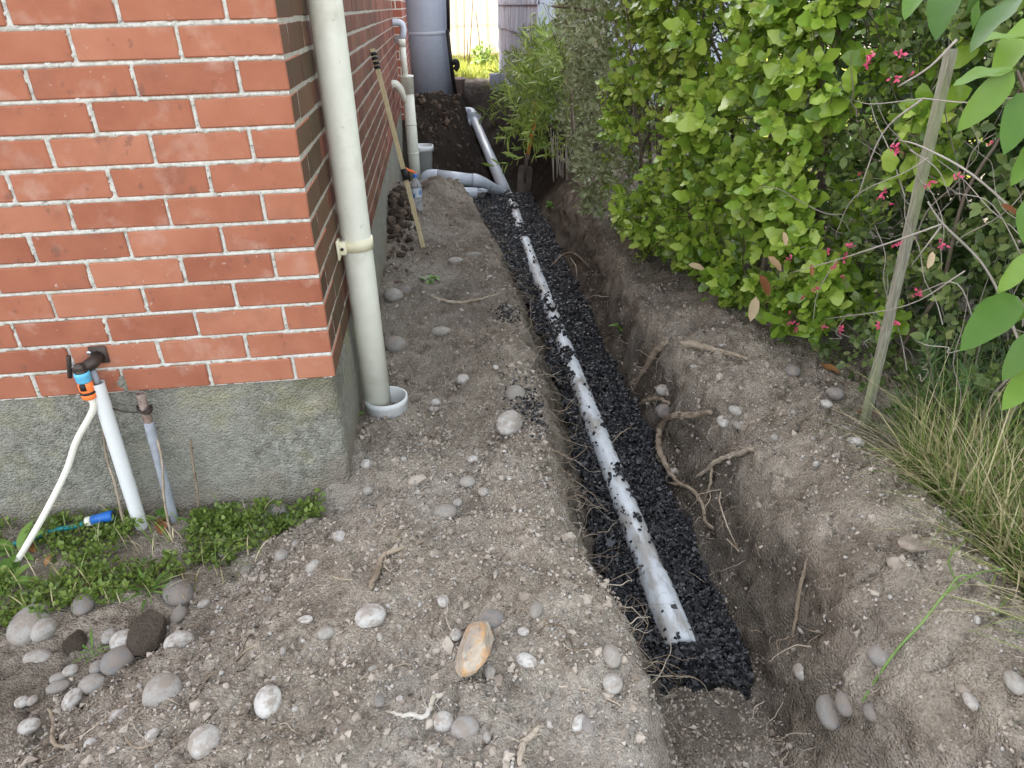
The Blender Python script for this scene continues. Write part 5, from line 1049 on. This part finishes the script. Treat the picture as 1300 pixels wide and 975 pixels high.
gr = thing('grass_clump', 'tall mixed green and straw grass along the right edge of the bank', 'grass', (1.9, -.5, 0)); gr['kind'] = 'stuff'
o = obj('blades', *join(grass(4600, gb, 31, (.10, .44), (-.28, -.12, 0)), grass(1500, gb, 33, (.30, .66), (-.1, .0, 0), .0016)), M['grass'], gr); o['kind'] = 'stuff'
sw_ = thing('spiky_weed', 'dark green feathery weed at the foot of the stake', 'weed', tuple(on_ground(1165, 560)))
r = np.random.default_rng(107); P, D = [], []
b0 = on_ground(1160, 560)
for i in range(24):
    a = b0+[r.uniform(-.03, .22), r.uniform(-.12, .14), 0]; e_ = a+[r.normal(-.02, .07), r.normal(-.04, .07), r.uniform(.14, .42)]; Q = smooth_path([a, (a+e_)/2+r.normal(0, .015, 3), e_], 11); obj('stem', *tube(Q, .0018, 5), M['twig'], sw_)
    P += list(Q[1:]); D += list(np.diff(Q, axis=0))
M['weed_dark'] = leaf_mat('weed_dark', [(.1, (.06, .13, .045)), (.5, (.12, .22, .08)), (.9, (.22, .32, .12))]); pos, d, up, size = shoots(np.array(P), np.array(D), 6, .046, .85, r, .2, .012); build_leaves(sw_, pos, d, up, size, [leaf_template(1, .13, 2, 0, 1, .1, .15)], M['weed_dark'])
M['green_stem'] = plain('green_stem', (.14, .22, .06), rough=.5, var=.3)
o = thing('fallen_grass', 'long green grass stem lying down the lower right bank', 'grass stem', tuple(on_ground(1110, 868)))
P = np.array([on_ground(u, v) for u, v in ((1086, 908), (1110, 868), (1135, 838), (1165, 806), (1192, 772), (1215, 748))]); P[:, 2] += .012; P[2:5, 2] += .025; P = np.vstack([P, at_z(1240, 728, .20), at_z(1275, 722, .24)]); obj('stem', *tube(smooth_path(P, 5), np.linspace(.0035, .002, 36), 6), M['green_stem'], o)
P2 = np.array([P[4], at_z(1222, 730, .19), at_z(1262, 745, .17)]); obj('blade', *tube(smooth_path(P2, 5), [.0025, .002, .001], 5), M['green_stem'], o)
P2 = np.array([P[5], at_z(1205, 715, .22), at_z(1212, 690, .28)]); obj('blade', *tube(smooth_path(P2, 5), [.0025, .002, .001], 5), M['green_stem'], o)

# --- weed bed under the tap
M['weed'] = leaf_mat('weed_leaf', [(.08, (.06, .105, .018)), (.45, (.125, .19, .032)), (.8, (.21, .29, .055)), (.97, (.33, .40, .12))]); M['weed_obj'] = leaf_mat_obj('weed_leaf_near', [(.1, (.08, .17, .03)), (.5, (.14, .27, .05)), (.9, (.24, .38, .09))])
wb = thing('weed_bed', 'low green weeds growing along the foot of the plinth', 'weeds', (-.7, -.2, -.04)); wb['kind'] = 'stuff'
r = np.random.default_rng(109); n = 4400; x = r.uniform(-1.5, -.10, n); y = r.uniform(-.62, -.012, n); dd_ = (x+.03)*.76-(y+.02)*.65+.05*fbm(x, y, 3.1, 3, 5); den = fbm(x, y, 5, 3, 551)
k = (dd_ < .02+.05*fbm(x, y, 9, 2, 553)) & (den > -.24-.15*(y > -.12)) & (y > np.interp(x, [-1.2, -.8, -.6, -.4, -.2], [-.52, -.46, -.38, -.30, -.15])+.06*den); x, y = x[k], y[k]
hgt = r.uniform(.004, .06, len(x))*(1+.7*fbm(x, y, 8, 2, 557)); P = np.stack([x, y, ground_z(x, y)+hgt*.3], 1); D = np.stack([r.normal(0, .5, len(x)), r.normal(-.15, .5, len(x)), np.ones(len(x))*.8], 1)
pos, d, up, size = shoots(P, D, 6, .0140, .95, r, .45, .030); build_leaves(wb, pos, d, up, size, [leaf_template(1, .7, 2, 0, 1, .12, .2)], M['weed'])
def gb2(r, n):
    x = r.uniform(-1.3, -.25, n); y = r.uniform(-.40, -.015, n); k = ((x+.03)*.76-(y+.02)*.65) < .01; x, y = np.where(k, x, -.6), np.where(k, y, r.uniform(-.25, -.05, n)); return np.stack([x, y, ground_z(x, y)], 1)
o = obj('grass_blades', *grass(330, gb2, 35, (.04, .13), (0, -.3, 0), .0022), M['grass'], wb); o['kind'] = 'stuff'
def rosette(name, label, u, v, n, ln, w, lift, seed, spread=.9, cat='weed', mat='weed_obj', wave=.01):
    P = on_ground(u, v); t_ = thing(name, label, cat, tuple(P)); r = np.random.default_rng(seed); V, F = leaf_template(1, w, 6, wave, 2, .2, .35); me = mesh_np('leaf', V, F); me.materials.append(M[mat])
    for i in range(n):
        a = i*2.4+r.uniform(-.4, .4); el = r.uniform(.25, 1.0)*lift; dd_ = np.array([math.cos(a)*spread, math.sin(a)*spread, el]); R3 = frame_from(dd_[None], np.array([[0, 0, 1.0]])+.001)[0]; s = ln*r.uniform(.7, 1.2); m = Matrix.Identity(4)
        for p_ in range(3):
            for q_ in range(3): m[p_][q_] = R3[p_, q_]*s
            m[p_][3] = P[p_]+dd_[p_]*.008
        o = link('leaf', me, None, t_); o.matrix_basis = m
    obj('stem', *tube([P-[0, 0, .02], P+[0, 0, .012]], .003, 6), M['green_stem'], t_); return t_
rosette('broadleaf_weed', 'upright weed with long green leaves left of the hose', 22, 702, 13, .085, .28, 1.0, 1)
rosette('broadleaf_weed', 'pale broad-leaved weed at the left edge below the hose', 12, 742, 7, .085, .38, .8, 2)
rosette('broadleaf_weed', 'round-leaved seedling at the right end of the weed bed', 276, 676, 7, .042, .62, .8, 3)
rosette('broadleaf_weed', 'leafy weed growing between the white sleeve pipe and the old pipe', 205, 662, 10, .045, .4, 1.0, 4)
rosette('broadleaf_weed', 'feathery weed against the plinth right of the old pipe', 250, 668, 16, .05, .22, 1.3, 5)
rosette('broadleaf_weed', 'weed sprouting at the plinth above the long dark stone', 346, 640, 9, .04, .3, 1.3, 6)
rosette('grass_tuft', 'tuft of grass blades behind the big soil clod', 190, 752, 18, .075, .09, 1.0, 7, cat='grass tuft')
rosette('grass_tuft', 'small tuft of grass beside the dark wedge of soil', 118, 830, 12, .06, .08, .8, 8, cat='grass tuft')
rosette('seedling', 'tiny yellow-green leaf at the side of the plinth beside the socket', 452, 529, 3, .028, .7, 1.2, 9, cat='seedling')
rosette('seedling', 'small drying plant lying on the left bank', 546, 355, 22, .05, .45, .55, 10, cat='seedling')
rosette('seedling', 'green sprig hanging on the right trench wall below the spade', 702, 262, 14, .075, .6, .9, 11, cat='seedling')
rosette('seedling', 'pale sprig on the right trench wall under the grey shrub', 744, 262, 10, .05, .6, .7, 12, cat='seedling')
rosette('seedling', 'small green sprig low on the right bank under the hedge', 785, 415, 8, .04, .5, .7, 13, cat='seedling')

# ================================================================== far end of the passage
sh = thing('shingle_shed', 'weathered grey shingled shed wall behind the narrow-leaved bush', 'shed', (2.6, 10, 0))
M['shingle'] = make_mat('shingle', [(.1, (.29, .325, .40)), (.5, (.38, .42, .50)), (.9, (.47, .51, .59))], scale=10, rand='island', rw=.8, rough=.9, bump=.4, stretch=(4, 4, .7))
SX = 1.56; obj('wall', *box(SX+.03, SX+2.5, 6.9, 12.0, -.1, 2.6), M['shingle'], sh, smooth=False)
r = np.random.default_rng(111); parts = []; z = .0; row = 0
while z < 2.5:
    y = 6.9
    while y < 11.95:
        w = r.uniform(.10, .19); b = box(SX+r.uniform(-.004, .004), SX+.028, y, min(y+w-.008, 12.0), z-.02, z+.36); V = b[0].copy(); V[[4, 7], 0] += .018; parts.append((V, b[1])); y += w
    z += .34; row += 1
o = obj('shingles', *join(*parts), M['shingle'], sh, smooth=False); o['kind'] = 'stuff'
gh = thing('greenhouse', 'pale translucent greenhouse wall glowing in the sun at the passage end', 'greenhouse', (1.4, 17.5, 0))
M['poly'] = bpy.data.materials.new('polycarbonate'); M['poly'].use_nodes = True; t = M['poly'].node_tree; p_ = t.nodes['Principled BSDF']; p_.inputs['Base Color'].default_value = (.66, .62, .53, 1); p_.inputs['Roughness'].default_value = .5
tr = t.nodes.new('ShaderNodeBsdfTranslucent'); tr.inputs[0].default_value = (.66, .60, .48, 1); ms = t.nodes.new('ShaderNodeMixShader'); ms.inputs[0].default_value = .62; t.links.new(p_.outputs[0], ms.inputs[1]); t.links.new(tr.outputs[0], ms.inputs[2]); t.links.new(ms.outputs[0], t.nodes['Material Output'].inputs[0])
for i in range(6):
    for j in range(3): obj('pane', *box(-1.2+i*.75+.02, -1.2+(i+1)*.75-.02, 17.5, 17.508, .1+j*.8+.015, .1+(j+1)*.8-.015), M['poly'], gh, smooth=False)
for i in range(7): obj('frame_post', *box(-1.2+i*.75-.02, -1.2+i*.75+.02, 17.49, 17.52, .0, 2.5), M['poly'], gh, smooth=False)
for j in range(4): obj('frame_rail', *box(-1.2, 3.3, 17.492, 17.518, .1+j*.8-.012, .1+j*.8+.012), M['poly'], gh, smooth=False)
for i, (u0, v0, u1, v1) in enumerate([(589, -10, 589.5, 92), (593, 50, 594.5, 92), (601, -12, 595, 92), (604, 15, 611, 72)]):
    o = obj('garden_stake', *tube([at_y(u0, v0, 14.5), at_y(u1, v1, 14.5)], .011, 6), M['twig']); tag(o, ['thin upright cane leftmost in the sunny bed', 'short cane in the middle of the sunny bed', 'tall slanting cane in the sunny bed', 'cane slanting right with a climbing plant'][i], 'cane')
def gb3(r, n):
    x = r.uniform(.75, 2.6, n); y = r.uniform(12.3, 17.3, n); return np.stack([x, y, ground_z(x, y)], 1)
M['sun_grass'] = make_mat('sunlit_grass', [(.1, (.16, .22, .03)), (.5, (.30, .34, .05)), (.9, (.46, .44, .09))], scale=4, rand='island', rw=.9, rough=.6, transl=.4)
o = obj('lawn_grass', *grass(5200, gb3, 41, (.08, .30), (0, 0, 0), .008), M['sun_grass']); tag(o, 'sunlit yellow-green grass at the far end of the passage', 'grass', kind='stuff')
def gb4(r, n):
    x = 2.6+6*r.uniform(0, 1, n)**1.3; y = r.uniform(2.5, 15, n); return np.stack([x, y, ground_z(x, y)], 1)
lw = thing('neighbour_lawn', 'sunlit lawn of the next garden glimpsed through the shrubs', 'lawn', (5, 8, 0)); lw['kind'] = 'stuff'
o = obj('blades', *grass(9000, gb4, 43, (.10, .28), (0, 0, 0), .012, 3), M['sun_grass'], lw); o['kind'] = 'stuff'
cp = thing('climbing_plant', 'leafy green plant climbing a cane in the sunny bed', 'plant', tuple(at_y(612, 92, 14.3))); r = np.random.default_rng(113); P = np.array([at_y(r.normal(612, 5), r.uniform(60, 98), 14.3+r.normal(0, .1)) for i in range(60)])
pos, d, up, size = shoots(P, r.normal(0, 1, (60, 3))+[0, 0, .3], 6, .10, .95, r, .2, .1); build_leaves(cp, pos, d, up, size, small_t, M['lance_leaf']); obj('stem', *tube([at_y(612, 100, 14.3), at_y(611, 62, 14.3)], .01, 6), M['green_stem'], cp)
P = on_ground(631, 112); o = obj('concrete_block', *box(P[0]-.11, P[0]+.11, P[1]-.1, P[1]+.12, P[2]-.03, P[2]+.22, .012), M['shingle']); tag(o, 'small pale grey block on the bank in front of the shed', 'block')
P = at_y(583, 106, 9.6); o = thing('flower_pot', 'small pinkish pot standing right of the tank', 'pot', tuple(P)); M['pinkish'] = plain('pinkish_clay', (.55, .42, .38), rough=.8); M['soil_dark'] = plain('pot_soil', (.03, .022, .016), rough=.9)
obj('pot', *lathe([(0, -.14), (.06, -.14), (.085, .05), (.095, .05), (.095, .08), (.08, .08), (.08, .06), (0, .06)], 18, P), M['pinkish'], o); obj('soil', *lathe([(0, .064), (.079, .064)], 18, P), M['soil_dark'], o)
